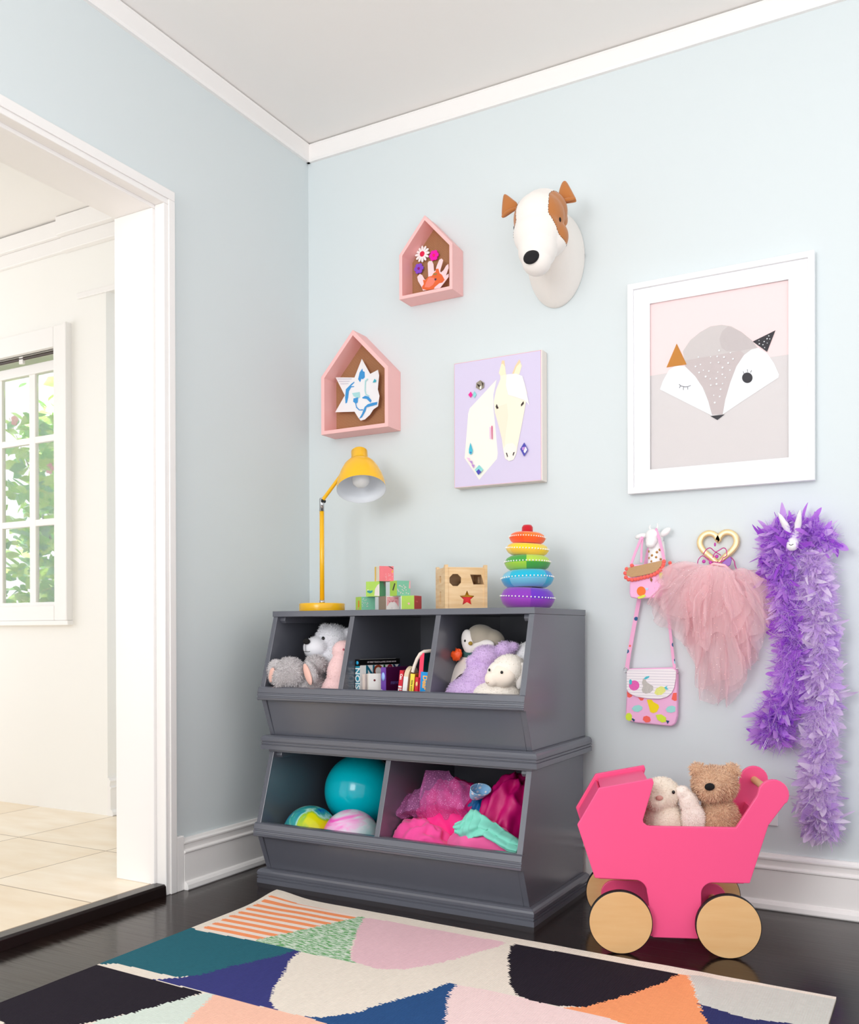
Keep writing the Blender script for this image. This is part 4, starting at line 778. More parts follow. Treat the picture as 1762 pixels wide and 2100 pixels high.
for lab, pts in EAR.items():
    b = MB(); ring = [Vector((x,-.150,z)) for x, z in pts]; c = sum(ring, Vector())/len(ring); n_ = len(ring)
    fr_ = [c+(p-c)*.78+Vector((0,-.010,0)) for p in ring]; bk = [c+(p-c)*.78+Vector((0,.009,0)) for p in ring]; f2 = c+Vector((0,-.0135,0)); b2 = c+Vector((0,.012,0))
    b.add(ring+fr_+bk+[f2,b2], [(i,(i+1)%n_,n_+(i+1)%n_,n_+i) for i in range(n_)]+[((i+1)%n_,i,2*n_+i,2*n_+(i+1)%n_) for i in range(n_)]+[(n_+i,n_+(i+1)%n_,3*n_) for i in range(n_)]+[(2*n_+(i+1)%n_,2*n_+i,3*n_+1) for i in range(n_)], 0, True)
    if lab == 'r': pth = [ring[6]+Vector((-.004,-.008,.004)), c+Vector((0,-.018,-.024)), ring[9]+Vector((0,-.010,.006))]
    else: pth = [ring[6]+Vector((.004,-.008,.004)), c+Vector((.004,-.018,-.024)), ring[9]+Vector((-.004,-.010,.0))]
    b.tube(pth, [.0045,.007,.0045], 8)
    b.build('ear', m_tan, hd, subsurf=2)
    q0 = Vector((1.062,-.155,2.088)) if lab == 'r' else Vector((.925,-.155,2.110))
# ================================================================ hooks and what hangs from them
m_por = mat('white glazed resin', (244,243,242), .25)
m_gold = mat('gold foil dots', (186,136,70), .45)
m_bagp = mat('pink cotton print', (244,184,222), .75, bump=(300,.15,.0006)); m_strap = mat('pink strap webbing', (240,170,208), .75, bump=(300,.2,.0006)); m_coral = mat('coral pompom wool', (250,106,96), .95, sheen=.3)
# ---- cow-like hook with dotted bib
t = thing('animal_hook', 'white animal bust wall hook with gold-dotted neck carrying the pink bags', 'wall hook', (1.305,0,1.0))
vs, fs = blob([((1.303,-.040,1.083),(.022,.022,.020)),((1.303,-.052,1.066),(.018,.018,.018)),((1.302,-.060,1.055),(.0145,.013,.012)),((1.308,-.022,1.075),(.022,.022,.024))], .002, 6)
b = MB(); b.add(vs, fs, 0, True)
b.ell((1.266,-.032,1.083), (.020,.007,.009), (0,R(-8),0), 14, 8); b.ell((1.339,-.030,1.092), (.019,.007,.010), (0,R(-38),0), 14, 8)
b.tube([(1.296,-.035,1.097),(1.292,-.034,1.108),(1.294,-.034,1.116)], [.004,.003,.001], 8); b.tube([(1.313,-.035,1.098),(1.317,-.034,1.110),(1.315,-.034,1.119)], [.004,.003,.001], 8)
b.build('head', m_por, t, fix=False)
b = MB(); b.lathe([(.022,1.065),(.0245,1.04),(.027,1.0),(.027,.985)], Matrix.Translation((1.312,-.027,0)), 28); 
nk = b.build('neck', m_por, t)
b = MB()
for a, z in ((-75,1.031),(-108,1.022),(-80,1.016),(-112,1.004),(-50,1.010),(-135,1.015),(-95,.995),(-55,1.038),(-68,.998),(-142,1.035)):
    rr = .0262; c = Vector((1.312+rr*cos(R(a)), -.027+rr*sin(R(a)), z)); d = Vector((cos(R(a)),sin(R(a)),0)); b.lathe([(.0038,-.0015),(.0036,.0006),(.0001,.0008)], Matrix.Translation(c) @ d.to_track_quat('Z','Y').to_matrix().to_4x4(), 12, capped=False)
b.build('gold_dot', m_gold, nk)['kind'] = 'stuff'
# ---- small pink purse with pompom flap
t = thing('small_purse', 'small pink fruit-print purse with gold glitter flap and coral pompoms on the animal hook', 'bag', (1.29,-.05,.895))
sb = dict(SMALLBAG[i] for i in (9,)) if False else None
body = [p for k, p in SMALLBAG if k == 'body'][0]
MB().xz([(1.2425,.9950),(1.3420,.9950),(1.3435,.925),(1.338,.900),(1.326,.8935),(1.262,.8925),(1.243,.897),(1.2395,.910)], -.070, -.056).build('body', m_bagp, t, bevel=.004, seg=3)
b = MB(); k_ = ['orange','lime','brown','ink','sky']; cl = dict(orange=(250,122,50), lime=(220,232,90), brown=(150,92,50), ink=(40,70,110), sky=(190,222,244))
for i, (k, p) in enumerate(SMALLBAG):
    if k in k_ and not (k == 'ink' and p[0][1] < .885): b.add([(x, -.0702-.0003*i, z) for x, z in p], [tuple(range(len(p)))], k_.index(k))
o = b.build('fruit_print', [mat('purse '+k, c, .8) for k, c in cl.items()], t, fix=False); tri_fix(o)
m_glit = mat('gold glitter fabric', (190,150,104), .55, bump=(900,.6,.0008), var=(600,.35))
fl = [p for k, p in SMALLBAG if k == 'flap'][0]
MB().xz(fl, -.0765, -.0735).build('flap', m_glit, t, bevel=.001)
b = MB()
for k in ('pom','pom2'):
    for i, (x, z) in enumerate([p for q, p in SMALLBAG if q == k][0]): b.ell((x, -.074 if k == 'pom' else -.050, z), .0062 if k == 'pom' else .0056, seg=10, rings=8)
b.build('pompom_trim', m_coral, t)
def strap(path, w, name, parent, th=.0022, m=None, mats=None):
    P = []
    for i, p in enumerate(path):
        p = Vector(p); t_ = (Vector(path[min(i+1,len(path)-1)])-Vector(path[max(i-1,0)])).normalized(); s_ = Vector((t_.z,0,-t_.x)).normalized()*w/2; th_ = Vector((0,-th/2,0))
        P.append([p-s_+th_, p+s_+th_, p+s_-th_, p-s_-th_, p-s_+th_])
    b = MB(); b.grid(P, 0, False); b.poly(P[0][:4]); b.poly(P[-1][:4]); return b.build(name, m or m_strap, parent)
strap([(1.243,-.066,.992),(1.254,-.060,1.028),(1.270,-.052,1.072),(1.2735,-.046,1.080)], .0075, 'strap', t)
strap([(1.2715,-.052,1.002),(1.2725,-.052,1.04),(1.2745,-.048,1.078)], .0060, 'strap', t)
strap([(1.345,-.060,.995),(1.338,-.060,1.03),(1.328,-.056,1.068),(1.316,-.050,1.098),(1.3125,-.044,1.102)], .0085, 'strap', t)
# ---- long crossbody bag
t = thing('crossbody_bag', 'pink fruit-print crossbody bag with white striped flap hanging low on a long strap', 'bag', (1.29,-.03,.51))
bc = dict(body=(244,186,226), flap=(246,238,242), coral=(250,104,92), yellow=(246,218,20), aqua=(160,222,216), lime=(212,234,64), ink=(24,70,110), hot=(242,92,180), silver=(196,190,184), lemon=(238,242,130), sky=(70,192,208))
body = BAG[0][1]
MB().xz(body, -.034, -.010).build('body', m_bagp, t, bevel=.005, seg=3)
ko = list(bc); b = MB(); zz = 0
for i, (k, p) in enumerate(BAG[2:]): b.add([(x, -.0343-.0002*i, z) for x, z in p], [tuple(range(len(p)))], ko.index(k))
tri_fix(b.build('fruit_print', [mat('bag '+k, c, .8) for k, c in bc.items()], t, fix=False))
ms = mat('white fine striped cotton', (248,240,244), .8); n = N(ms)
w_ = n.new('TexWave', i_Scale=38.0, wave_type='BANDS', bands_direction='Z', wave_profile='SAW'); n.link(n.tc.outputs['Object'], w_.inputs['Vector'])
n.link(n.ramp(w_.outputs['Fac'], [(.80, lin((248,241,244))), (.86, lin((206,196,210)))], 'CONSTANT'), n.b.inputs['Base Color'])
MB().xz(BAG[1][1], -.0405, -.0375).build('flap', ms, t, bevel=.001)
b = MB()
for i, (k, p) in enumerate(BAGFLAP): b.add([(x, -.0408-.0002*i, z) for x, z in p], [tuple(range(len(p)))], ko.index(k))
o = b.build('fruit_applique', [mat('bag glitter '+k, c, .5, bump=(700,.5,.0006), var=(500,.3)) for k, c in bc.items()], t, fix=False); tri_fix(o)
m_sp = mat('pink strap print', (244,176,212), .8); n = N(m_sp)
v_ = n.new('TexVoronoi', i_Scale=42.0); n.link(n.tc.outputs['Object'], v_.inputs['Vector'])
n.link(n.mix(n.ramp(v_.outputs['Distance'], [(.0,(1,1,1,1)),(.30,(0,0,0,1))], 'CONSTANT'), lin((244,178,214)), n.ramp(v_.outputs['Color'], [(.0, lin((40,90,140))), (.35, lin((250,110,90))), (.6, lin((150,216,224))), (.85, lin((240,210,80)))], 'CONSTANT')), n.b.inputs['Base Color'])
strap([(1.219,-.028,.680),(1.226,-.026,.73),(1.240,-.022,.81),(1.2535,-.018,.885),(1.262,-.016,.94),(1.283,-.014,1.04),(1.292,-.014,1.06)], .0125, 'strap', t, m=m_sp)
strap([(1.365,-.026,.678),(1.3590,-.024,.72),(1.350,-.022,.80),(1.341,-.020,.88),(1.333,-.016,.96),(1.324,-.014,1.055)], .0085, 'strap', t, m=m_sp)
m_sil = mat('silver metal', (200,200,204), .2, metal=1.)
for x in (1.2155, 1.3735):
    b = MB(); b.tube([(x+.0055*cos(a), -.030, .676+.0085*sin(a)) for a in [2*pi*i/18 for i in range(18)]], .0013, 6, closed=True); b.build('ring', m_sil, t)
# ---- gold heart hook
t = thing('heart_hook', 'gold heart shaped wall hook above the pink tutu', 'wall hook', (1.489,0,.99))
hp = []
for i in range(60):
    a = 2*pi*i/60; hp.append((1.4895+.0530*sin(a)**3, 1.0430+.0034*(13*cos(a)-5*cos(2*a)-2*cos(3*a)-cos(4*a))))
P = []
for i in range(60):
    p = Vector((hp[i][0],0,hp[i][1])); tg = Vector((hp[(i+1)%60][0]-hp[i-1][0],0,hp[(i+1)%60][1]-hp[i-1][1])).normalized(); nn = Vector((-tg.z,0,tg.x))
    if (p-Vector((1.4895,0,1.04))).dot(nn) < 0: nn = -nn
    if i in (0,): nn = Vector((0,0,1))
    P.append([p+nn*.0083*s_+Vector((0,y,0)) for s_, y in ((-1,-.012),(-1,-.018),(-.75,-.0205),(.75,-.0205),(1,-.018),(1,-.006),(.75,-.004),(-.75,-.004),(-1,-.006),(-1,-.012))])
b = MB(); b.grid(P, 0, True, closed_u=True)
b.build('heart_loop', mat('brushed gold metal', (246,218,166), .38, metal=.6), t)
b = MB(); b.lathe([(.008,0),(.006,.003),(.005,.010)], frame((1.4895,0,.992),(1,0,0),(0,0,1)), 16); b.build('mount', mat('brushed gold metal', (246,218,166)), t)
# ---- toy tiara
m_wire = mat('magenta wire', (206,50,150), .3, metal=.5); m_gem = mat('violet satin gem', (130,50,170), .3)
t = thing('toy_tiara', 'magenta wire toy tiara with violet gems hooked over the gold heart', 'costume crown', (1.49,-.03,.965))
for i, (k, p) in enumerate(TIARA):
    if k == 'w': MB().tube([(x, -.038-.004*sin(j*.7+i), z) for j, (x, z) in enumerate(p)], .0014, 6).build('wire_loop', m_wire, t)
    if k == 'leaf': MB().xz(p, -.046, -.042).build('satin_leaf', m_gem, t, bevel=.001)
for j, (x, z) in enumerate([p for k, p in TIARA if k == 'gem'][0]): MB().ell((x,-.042,z), (.0030,.003,.0060) if j == 0 else (.0055,.0035,.0055), seg=8, rings=6).build('gem', mat('glassy pink gem', (196,60,170), .1), t)
# ---- tulle tutu
mt_ = bpy.data.materials.new('pink glitter tulle'); mt_.use_nodes = True; n = N(mt_)
n.b.inputs['Roughness'].default_value = .8; n.b.inputs['Sheen Weight'].default_value = .2
v_ = n.new('TexVoronoi', i_Scale=95.0); n.link(n.tc.outputs['Object'], v_.inputs['Vector'])
gl_ = n.ramp(v_.outputs['Distance'], [(.0,(1,1,1,1)),(.09,(0,0,0,1))], 'CONSTANT')
n.link(n.mix(gl_, lin((255,222,226)), n.ramp(v_.outputs['Color'], [(0, lin((255,244,244))), (.45, lin((220,176,160))), (.7, lin((160,150,200)))], 'CONSTANT')), n.b.inputs['Base Color'])
al = n.new('Math', operation='MAXIMUM'); n.link(gl_, al.inputs[0]); al.inputs[1].default_value = .36
df = n.new('BsdfTranslucent'); df.inputs[0].default_value = lin((255,224,228)); ms_ = n.new('MixShader'); ms_.inputs[0].default_value = .32
n.link(n.b.outputs[0], ms_.inputs[1]); n.link(df.outputs[0], ms_.inputs[2])
tp_ = n.new('BsdfTransparent'); m3 = n.new('MixShader'); n.link(al.outputs[0], m3.inputs[0]); n.link(tp_.outputs[0], m3.inputs[1]); n.link(ms_.outputs[0], m3.inputs[2])
n.link(m3.outputs[0], n.t.nodes['Material Output'].inputs[0])
t = thing('tulle_tutu', 'pale pink glitter tulle tutu hanging from the gold heart hook', 'tutu', (1.5,-.06,.56))
def along(pl, u):
    f = u*(len(pl)-1); i = min(int(f), len(pl)-2); f -= i; return Vector((pl[i][0]*(1-f)+pl[i+1][0]*f, 0, pl[i][1]*(1-f)+pl[i+1][1]*f))
WING = [(1.345,.950),(1.296,.925),(1.284,.893),(1.298,.852),(1.316,.800),(1.356,.770),(1.405,.745),(1.440,.760),(1.470,.790)]
SKIRT = [(1.390,.800),(1.405,.735),(1.424,.690),(1.430,.640),(1.445,.590),(1.484,.560),(1.520,.580),(1.545,.606),(1.575,.640),(1.590,.690),(1.596,.750)]
RIGHT = [(1.560,.680),(1.592,.690),(1.622,.735),(1.640,.780),(1.650,.830),(1.654,.870),(1.640,.905),(1.615,.930),(1.570,.950)]
MID = [(1.400,.860),(1.425,.800),(1.450,.755),(1.485,.735),(1.520,.740),(1.560,.770),(1.590,.810),(1.600,.860)]
rg = random.Random(4)
# (edge, scale, gather start/end, depth, folds, fold size, seed)
for edge, sc, g0, g1, y0, nf, amp, sd in ((SKIRT,1.,(1.475,.978),(1.525,.970),-.030,3.1,0.027,1),(SKIRT,.97,(1.475,.980),(1.525,.972),-.046,4.0,0.030,2),(SKIRT,.90,(1.478,.982),(1.520,.975),-.060,2.6,0.027,3),
        (WING,1.,(1.463,.975),(1.495,.978),-.032,2.5,0.022,4),(WING,.97,(1.463,.978),(1.497,.980),-.048,3.4,0.024,5),(WING,.88,(1.465,.980),(1.50,.982),-.064,2.2,0.024,6),(WING,.74,(1.465,.982),(1.505,.984),-.074,2.8,0.019,13),
        (RIGHT,1.,(1.505,.975),(1.537,.958),-.034,2.5,0.022,7),(RIGHT,.97,(1.503,.978),(1.537,.960),-.050,3.1,0.024,8),(RIGHT,.86,(1.503,.980),(1.535,.962),-.064,2.2,0.022,9),
        (MID,1.,(1.472,.984),(1.528,.976),-.066,2.5,0.024,10),(MID,.92,(1.474,.985),(1.526,.977),-.080,3.1,0.024,11),(MID,.72,(1.474,.985),(1.526,.977),-.088,2.8,0.019,12)):
    P = []; nu, nv = 130, 34; ph = rg.uniform(0,6)
    for i in range(nu+1):
        u = i/nu; e = along(edge, u); g = Vector((g0[0]*(1-u)+g1[0]*u, 0, g0[1]*(1-u)+g1[1]*u)); row = []
        ks = sc+.06*noise.noise(Vector((u*7, sd*3.1, 0)))
        for j in range(nv+1):
            v = j/nv; p = g.lerp(e, v*ks); L = (e-g).length
            p.z += .16*L*sin(pi*v*.9)*(.5 if edge is SKIRT else 1.)
            wob = 1.3*noise.noise(Vector((u*3.1, v*1.7, sd*5.3)))+.6*noise.noise(Vector((u*8, v*3.5, sd)))
            q = u*nf*2*pi+ph+wob*2.6; a_ = amp*(v**.75)*(.6+.8*noise.noise(Vector((u*4, v*2.2, sd+20))))
            fine = .0035*v*noise.noise(Vector((u*38+3*v, v*10, sd+40)))
            p.y = min(-.006, y0-.022*sin(pi*v*.8)-a_*sin(q)-fine*1.6)
            d = (e-g).normalized(); tn = Vector((-d.z,0,d.x)); p += tn*(a_*.75*cos(q)+fine); p.z += .018*v*v*sin(q*.7)
            row.append(p)
        P.append(row)
    MB().grid(P).build('tulle_layer', mt_, t, fix=False)
b = MB(); b.tube([(1.462,-.030,.982),(1.485,-.050,.990),(1.515,-.052,.984),(1.537,-.034,.964),(1.515,-.016,.972),(1.485,-.014,.984)], .0045, 8, closed=True)
b.build('waistband', mat('pink satin ribbon', (250,196,204), .4), t)
# ---- unicorn hook and two feather boas
t = thing('unicorn_hook', 'white horned animal head wall hook almost buried in purple feathers', 'wall hook', (1.705,0,1.02))
vs, fs = blob([((1.712,-.030,1.062),(.026,.028,.030)),((1.709,-.066,1.052),(.020,.030,.022)),((1.706,-.094,1.034),(.0165,.018,.018)),((1.706,-.102,1.026),(.0155,.014,.013))], .002, 6)
b = MB(); b.add(vs, fs, 0, True); b.lathe([(.024,0),(.024,.008)], frame((1.712,0,1.06),(1,0,0),(0,0,1)), 24); hd = b.build('head', m_por, t, fix=False)
for p0, p1 in (((1.697,-.085,1.066),(1.671,-.112,1.120)),((1.716,-.085,1.066),(1.728,-.112,1.124))):
    b = MB(); p0, p1 = Vector(p0), Vector(p1); b.tube([p0, p0.lerp(p1,.4), p0.lerp(p1,.8), p1], [.008,.0095,.0055,.0006], 10); b.build('ear', m_por, hd)
b = MB(); b.tube([(1.700,-.1155,1.031),(1.705,-.1165,1.028),(1.711,-.1155,1.031)], .0009, 6); b.build('mouth_line', mat('dark grey line', (70,66,70), .6), hd)
def feather(b, p, d, L, w, up, curl, m, tw):
    d = d.normalized(); s_ = d.cross(up); s_ = s_.normalized() if s_.length > 1e-3 else Vector((1,0,0)); nn = s_.cross(d)
    prof = ((0,.15),(.16,.62),(.36,.95),(.58,1.),(.80,.74),(.94,.36),(1.,.05)); vs = []
    for u, ww in prof:
        q = p + d*L*u + nn*curl*L*u*u + s_*tw*L*u*u; a = s_*cos(tw*2*u)+nn*sin(tw*2*u)
        vs += [q - a*w*ww*.5 + nn*w*.2*ww, q - nn*(.04*w*ww), q + a*w*ww*.5 + nn*w*.2*ww]
    fs = []
    for i in range(len(prof)-1): fs += [(3*i,3*i+1,3*i+4,3*i+3),(3*i+1,3*i+2,3*i+5,3*i+4)]
    for q in vs: q.y = min(q.y, -.003)
    b.add(vs, fs, m, True)
def boa(label, paths, cols, seed, nfe, tins):
    rg = random.Random(seed); t = thing('feather_boa', label, 'feather boa', paths[0][0][0])
    ms = []
    for i, c in enumerate(cols):
        m = mat('feather %d %d' % (seed, i), c, .8, sheen=.2); nt = m.node_tree; bs = nt.nodes['Principled BSDF']; tl = nt.nodes.new('ShaderNodeBsdfTranslucent'); tl.inputs[0].default_value = lin(c); mx = nt.nodes.new('ShaderNodeMixShader'); mx.inputs[0].default_value = .5
        nt.links.new(bs.outputs[0], mx.inputs[1]); nt.links.new(tl.outputs[0], mx.inputs[2]); nt.links.new(mx.outputs[0], nt.nodes['Material Output'].inputs[0]); ms.append(m)
    cb = MB(); fb = MB(); G = lambda s: rg.gauss(0, s)
    for path, rad, share, droop in paths:
        pts = [Vector(p) for p in path]; cb.tube(pts, .007, 8)
        def at():
            f = rg.random()*(len(pts)-1); k = min(int(f), len(pts)-2); return pts[k].lerp(pts[k+1], f-k)
        for i in range(int(nfe*share)):
            q = at(); a = rg.uniform(0, 2*pi); rd = Vector((cos(a), -abs(sin(a)), G(.3)))
            rr = rg.random()**.6; st = q + rd*rad*rr*.8; st.y = min(st.y, -.006)
            d = rd*rg.uniform(.0,.7)+Vector((G(.55), G(.35)-.15, G(.55)-droop*rg.uniform(.1,1.1)))
            L = rg.uniform(.022,.052)*(1.45 if rg.random() < .09 else 1.); up = Vector((G(.7), -1, G(.7)))
            if (st+d.normalized()*L).y > -.006: d.y = -abs(d.y)*.4-.02
            feather(fb, st, d, L, rg.uniform(.008,.023), up, G(.4), min(len(cols)-1, int(rg.random()*len(cols))), G(.35))
        for i in range(int(nfe*share*20)):      # down
            q = at(); a = rg.uniform(0, 2*pi); rd = Vector((cos(a), -abs(sin(a)), G(.35))); st = q+rd*rad*rg.uniform(.3,1.0); st.y = min(st.y,-.006)
            d = (rd*.6+Vector((G(.7), G(.4)-.15, G(.7)-droop*.4))).normalized(); L = rg.uniform(.012,.040); s_ = d.cross(Vector((G(.3),1,.1))).normalized()*.00036
            md = st+d*L*.6; e = st+d*L+Vector((G(.004),G(.003),G(.004))); md.y = min(md.y,-.004); e.y = min(e.y, -.004); mI = min(len(cols)-1, int(rg.random()*len(cols)))
            fb.add([st-s_, st+s_, md+s_*.9, md-s_*.9, e], [(0,1,2,3),(3,2,4)], mI, True)
        for i in range(int(tins*share)):
            q = at()+Vector((rg.uniform(-.03,.03), -rad*.95, 0)); d = Vector((rg.uniform(-1,1), -.25, rg.uniform(-1.2,.2))).normalized()
            MB().tube([q, q+d*.02, q+d*.045+Vector((0,0,-.006))], .00045, 4).build('tinsel', mat('silver tinsel', (225,222,232), .2, metal=.8), t)
    cb.build('cord', ms[0], t); fb.build('feathers', ms, t, fix=False)['kind'] = 'stuff'
    return t
boa('deep violet feather boa draped over the white animal hook, hanging on the left', [
    ([(1.705,-.040,1.075),(1.685,-.050,1.05),(1.675,-.05,1.0),(1.690,-.05,.90),(1.700,-.05,.80),(1.702,-.05,.70),(1.690,-.048,.62),(1.662,-.045,.56),(1.645,-.04,.52),(1.660,-.04,.49)], .048, .74, .7),
    ([(1.650,-.035,1.050),(1.665,-.045,1.068),(1.695,-.035,1.085),(1.735,-.035,1.085),(1.770,-.040,1.055),(1.785,-.040,1.030)], .034, .26, .0),
    ([(1.650,-.04,1.05),(1.645,-.045,1.0),(1.660,-.045,.93)], .025, .12, .5)],
    [(206,132,240),(216,156,246),(226,178,248),(242,218,252),(184,96,232)], 11, 900, 20)
boa('pale lilac feather boa draped over the white animal hook, hanging longer on the right', [
    ([(1.735,-.050,1.000),(1.762,-.048,.96),(1.766,-.05,.88),(1.772,-.05,.80),(1.776,-.05,.70),(1.776,-.05,.60),(1.772,-.048,.50),(1.768,-.046,.42),(1.768,-.044,.34),(1.772,-.040,.28),(1.775,-.036,.24)], .044, 1.0, .75)],
    [(240,218,250),(230,202,247),(246,230,252),(216,180,243),(248,238,253)], 12, 960, 24)
# ================================================================ pink doll pram
m_pr = mat('pink satin lacquer', (248,86,140), .38, spec=.4); m_whl = mat('birch plywood wheel', (238,196,142), .42); n = N(m_whl)
mp = n.new('Mapping'); mp.inputs['Scale'].default_value = (6,6,46); n.link(n.tc.outputs['Object'], mp.inputs[0])
g = n.new('TexNoise', i_Scale=1.2, i_Detail=6.0); n.link(mp.outputs[0], g.inputs['Vector'])
n.link(n.ramp(g.outputs['Fac'], [(.2, lin((222,172,116))), (.8, lin((230,188,134)))]), n.b.inputs['Base Color'])
m_rub = mat('black rubber tyre', (18,16,16), .6)
pr = thing('doll_pram', 'pink wooden doll pram with plywood wheels holding two soft toys', 'toy pram', (1.3733,-.5878,0), R(21.064))
# local frame: x along the pram, -y towards the room
side = [(.0805,.4305)]+[(-.050,.4045),(-.1030,.3110),(-.0600,.1795)]+[(.030,.1780)]+arc(.038,.149,.029,90,0,7)+[(.070,.1310),(.0800,.0375),(.1900,.0385),(.1975,.1320)]+arc(.226,.149,.029,180,95,7)+[(.3120,.1795),(.3560,.3220),(.3950,.3760)]
side += arc(.3680,.397,.0365,-32,155,12)+[(.3300,.3940),(.2800,.3145)]+[(.078,.3125)]+[(.068,.3135),(.0590,.3200),(.0575,.3275)]+[(.0840,.4200)]
for y0 in (.022, .253): MB().xz(side, y0, y0+.012).build('side_panel', m_pr, pr, local=True, bevel=.002)
Y0, Y1 = .034, .253
for y0 in (.0228, .2538): MB().xz(arc(.0015,.0775,.037,90,270,12)+arc(.2585,.0775,.037,-90,90,12), y0, y0+.0104).build('axle_bracket', m_pr, pr, local=True, bevel=.0015)
def board(p0, p1, th, name, inset=0.):
    a, c = Vector((p0[0],0,p0[1])), Vector((p1[0],0,p1[1])); d = (c-a).normalized(); nn = Vector((d.z,0,-d.x))*th
    MB().xz([(q.x,q.z) for q in (a,c,c+nn,a+nn)], Y0, Y1).build(name, m_pr, pr, local=True, bevel=.001)
board((-.044,.3945),(.0745,.4185), .009, 'hood_top'); board((-.0945,.309),(-.050,.388), .009, 'hood_back'); board((-.054,.187),(-.091,.300), .009, 'front_board')
board((-.050,.184),(.300,.184), -.009 if False else .009, 'bottom_board'); board((.352,.335),(.308,.192), .009, 'rear_board')
MB().tube([(.3685,.030,.397),(.3685,.257,.397)], .0095, 16).build('handle_bar', m_whl, pr, local=True)
for sx, cx in enumerate((.0015, .2585)):
    MB().tube([(cx,.020,.0775),(cx,.267,.0775)], .0095, 14).build('axle', m_whl, pr, local=True)
    for y in (.0, .267):
        Mx = frame((cx, y+.020, .0775), (1,0,0), (0,0,1))
        w_ = MB().lathe([(.0752,0),(.0758,.001),(.0758,.019),(.0752,.020)], Mx, 56).build('wheel', m_whl, pr, local=True)
        MB().lathe([(.0756,.0008),(.0775,.0018),(.0775,.0182),(.0756,.0192)], Mx, 56, capped=False).build('tyre', m_rub, w_, local=True)
# ---- plush helper: builds continuous furry body plus features
def plush(name, label, cat, base, parts, voxel, c, fl, rz=0., fn=6000, fw=.0014, tips=None, group=None, curl=.35, droop=.3, smooth=6, seed=3, w=None, keep=None):
    t = thing(name, label, cat, base, rz, group); vs, fs = blob(parts, voxel, smooth)
    m1 = mat(name+' plush '+str(seed), c, .95, sheen=.35); m2 = mat(name+' pile '+str(seed), tips or c, .95, sheen=.35)
    b = MB(); b.add(vs, fs, 0, True)
    if fn: fur(b, vs, fs, fn, fl, fw, 1, droop, curl, random.Random(seed), keep)
    body = b.build('body', [m1, m2], t, fix=False, local=False); return t, body
def W(s, yy, z):  # pram local -> world
    a = R(21.064); return (1.3733+s*cos(a)-yy*sin(a), -.5878+s*sin(a)+yy*cos(a), z)
m_eye = mat('black glass eye', (10,8,8), .1); m_nose = mat('black velvet nose', (10,8,8), .9)
# long-eared bunny in the pram
p = lambda s,y,z: W(s,y,z)
E21 = (0,0,R(21))
t, bd = plush('plush_bunny', 'cream long-eared plush bunny sitting under the pram hood', 'soft toy', W(.12,.14,.194),
    [(p(.115,.135,.375),(.046,.048,.042),E21),(p(.098,.105,.360),(.026,.026,.023),E21),(p(.118,.140,.290),(.055,.05,.075),E21),(p(.112,.140,.235),(.058,.055,.04),E21)], .0035, (240,226,210), .0055, fn=9000, fw=.0010, tips=(246,234,220), seed=21, curl=.6)
b = MB(); P = []
vs, fs = blob([(p(.163,.112,.382),(.020,.014,.018),E21),(p(.180,.108,.355),(.024,.013,.032),(0,R(-14),R(21))),(p(.190,.106,.318),(.030,.013,.045),(0,R(-8),R(21))),(p(.190,.108,.29),(.029,.013,.04),E21)], .003, 8)
b.add(vs, fs, 0, True); fur(b, vs, fs, 3500, .005, .001, 0, .4, .5, random.Random(5)); b.build('ear', mat('bunny ear fleece', (246,234,226), .95, sheen=.3), bd, fix=False)
b = MB(); b.ell(p(.139,.0905,.3865), (.0042,.0035,.0048), E21, 12, 8); b.build('eye', m_eye, bd)
b = MB(); b.ell(p(.103,.0795,.373), (.0095,.005,.0065), E21, 12, 8); b.build('nose', mat('pink brown nose', (206,150,140), .9), bd)
# tan bear in the pram
t, bd = plush('plush_bear', 'curly tan plush bear with black nose sitting in the pram beside the bunny', 'soft toy', W(.25,.14,.194),
    [(p(.248,.140,.400),(.056,.05,.047),E21),(p(.205,.135,.438),(.019,.014,.017),E21),(p(.290,.140,.436),(.020,.015,.018),E21),(p(.232,.098,.392),(.031,.026,.026),E21),(p(.258,.140,.300),(.052,.05,.07),E21),(p(.258,.140,.235),(.062,.055,.042),E21)], .0035, (206,166,134), .0105, fn=15000, fw=.0016, tips=(226,188,156), seed=22, curl=1.0)
MB().ell(p(.2245,.0685,.4055), (.0125,.007,.0095), (0,R(-8),R(21)), 16, 10).build('nose', m_nose, bd)
# ================================================================ rug
RX0, RX1, RY1, RY0 = .312, 1.868, -.592, -2.25
nx, ny = 300, 430
xs = RX0+(RX1-RX0)*(np.arange(nx+1)/nx); ys = RY1+(RY0-RY1)*(np.arange(ny+1)/ny)
skew = lambda x, y: -.048*(x-RX0)/(RX1-RX0)
cxs = (xs[:-1]+xs[1:])/2; cys = (ys[:-1]+ys[1:])/2
rows = np.random.RandomState(2).uniform(-.0035,.0035,ny)
GX, GY = np.meshgrid(cxs, cys, indexing='ij'); GXj = GX+rows[None,:]+.0035*((np.arange(ny)//1) % 2)[None,:]; GYs = GY-.048*(GX-RX0)/(RX1-RX0)
cols = dict(cream=(231,220,207), stripes=(240,160,112), green=(136,180,130), rose=(228,188,196), teal=(38,98,112), indigo=(56,58,120), black=(34,28,38), mint=(212,222,212), peach=(246,190,168), blue=(40,78,128), blush=(238,210,208), orange=(248,156,106), grey=(204,203,196), navy=(46,50,98))
ro = list(cols); MI = np.zeros((nx,ny), int)
for k, poly in RUG:
    MI[inside(GXj, GYs, poly)] = ro.index(k)
edge_b = (GYs > RY1-.048*(GX-RX0)/(RX1-RX0)-.0155); MI[edge_b & (GX > .40)] = 0
MI[(edge_b) & (GX <= .40)] = 0
rm = []
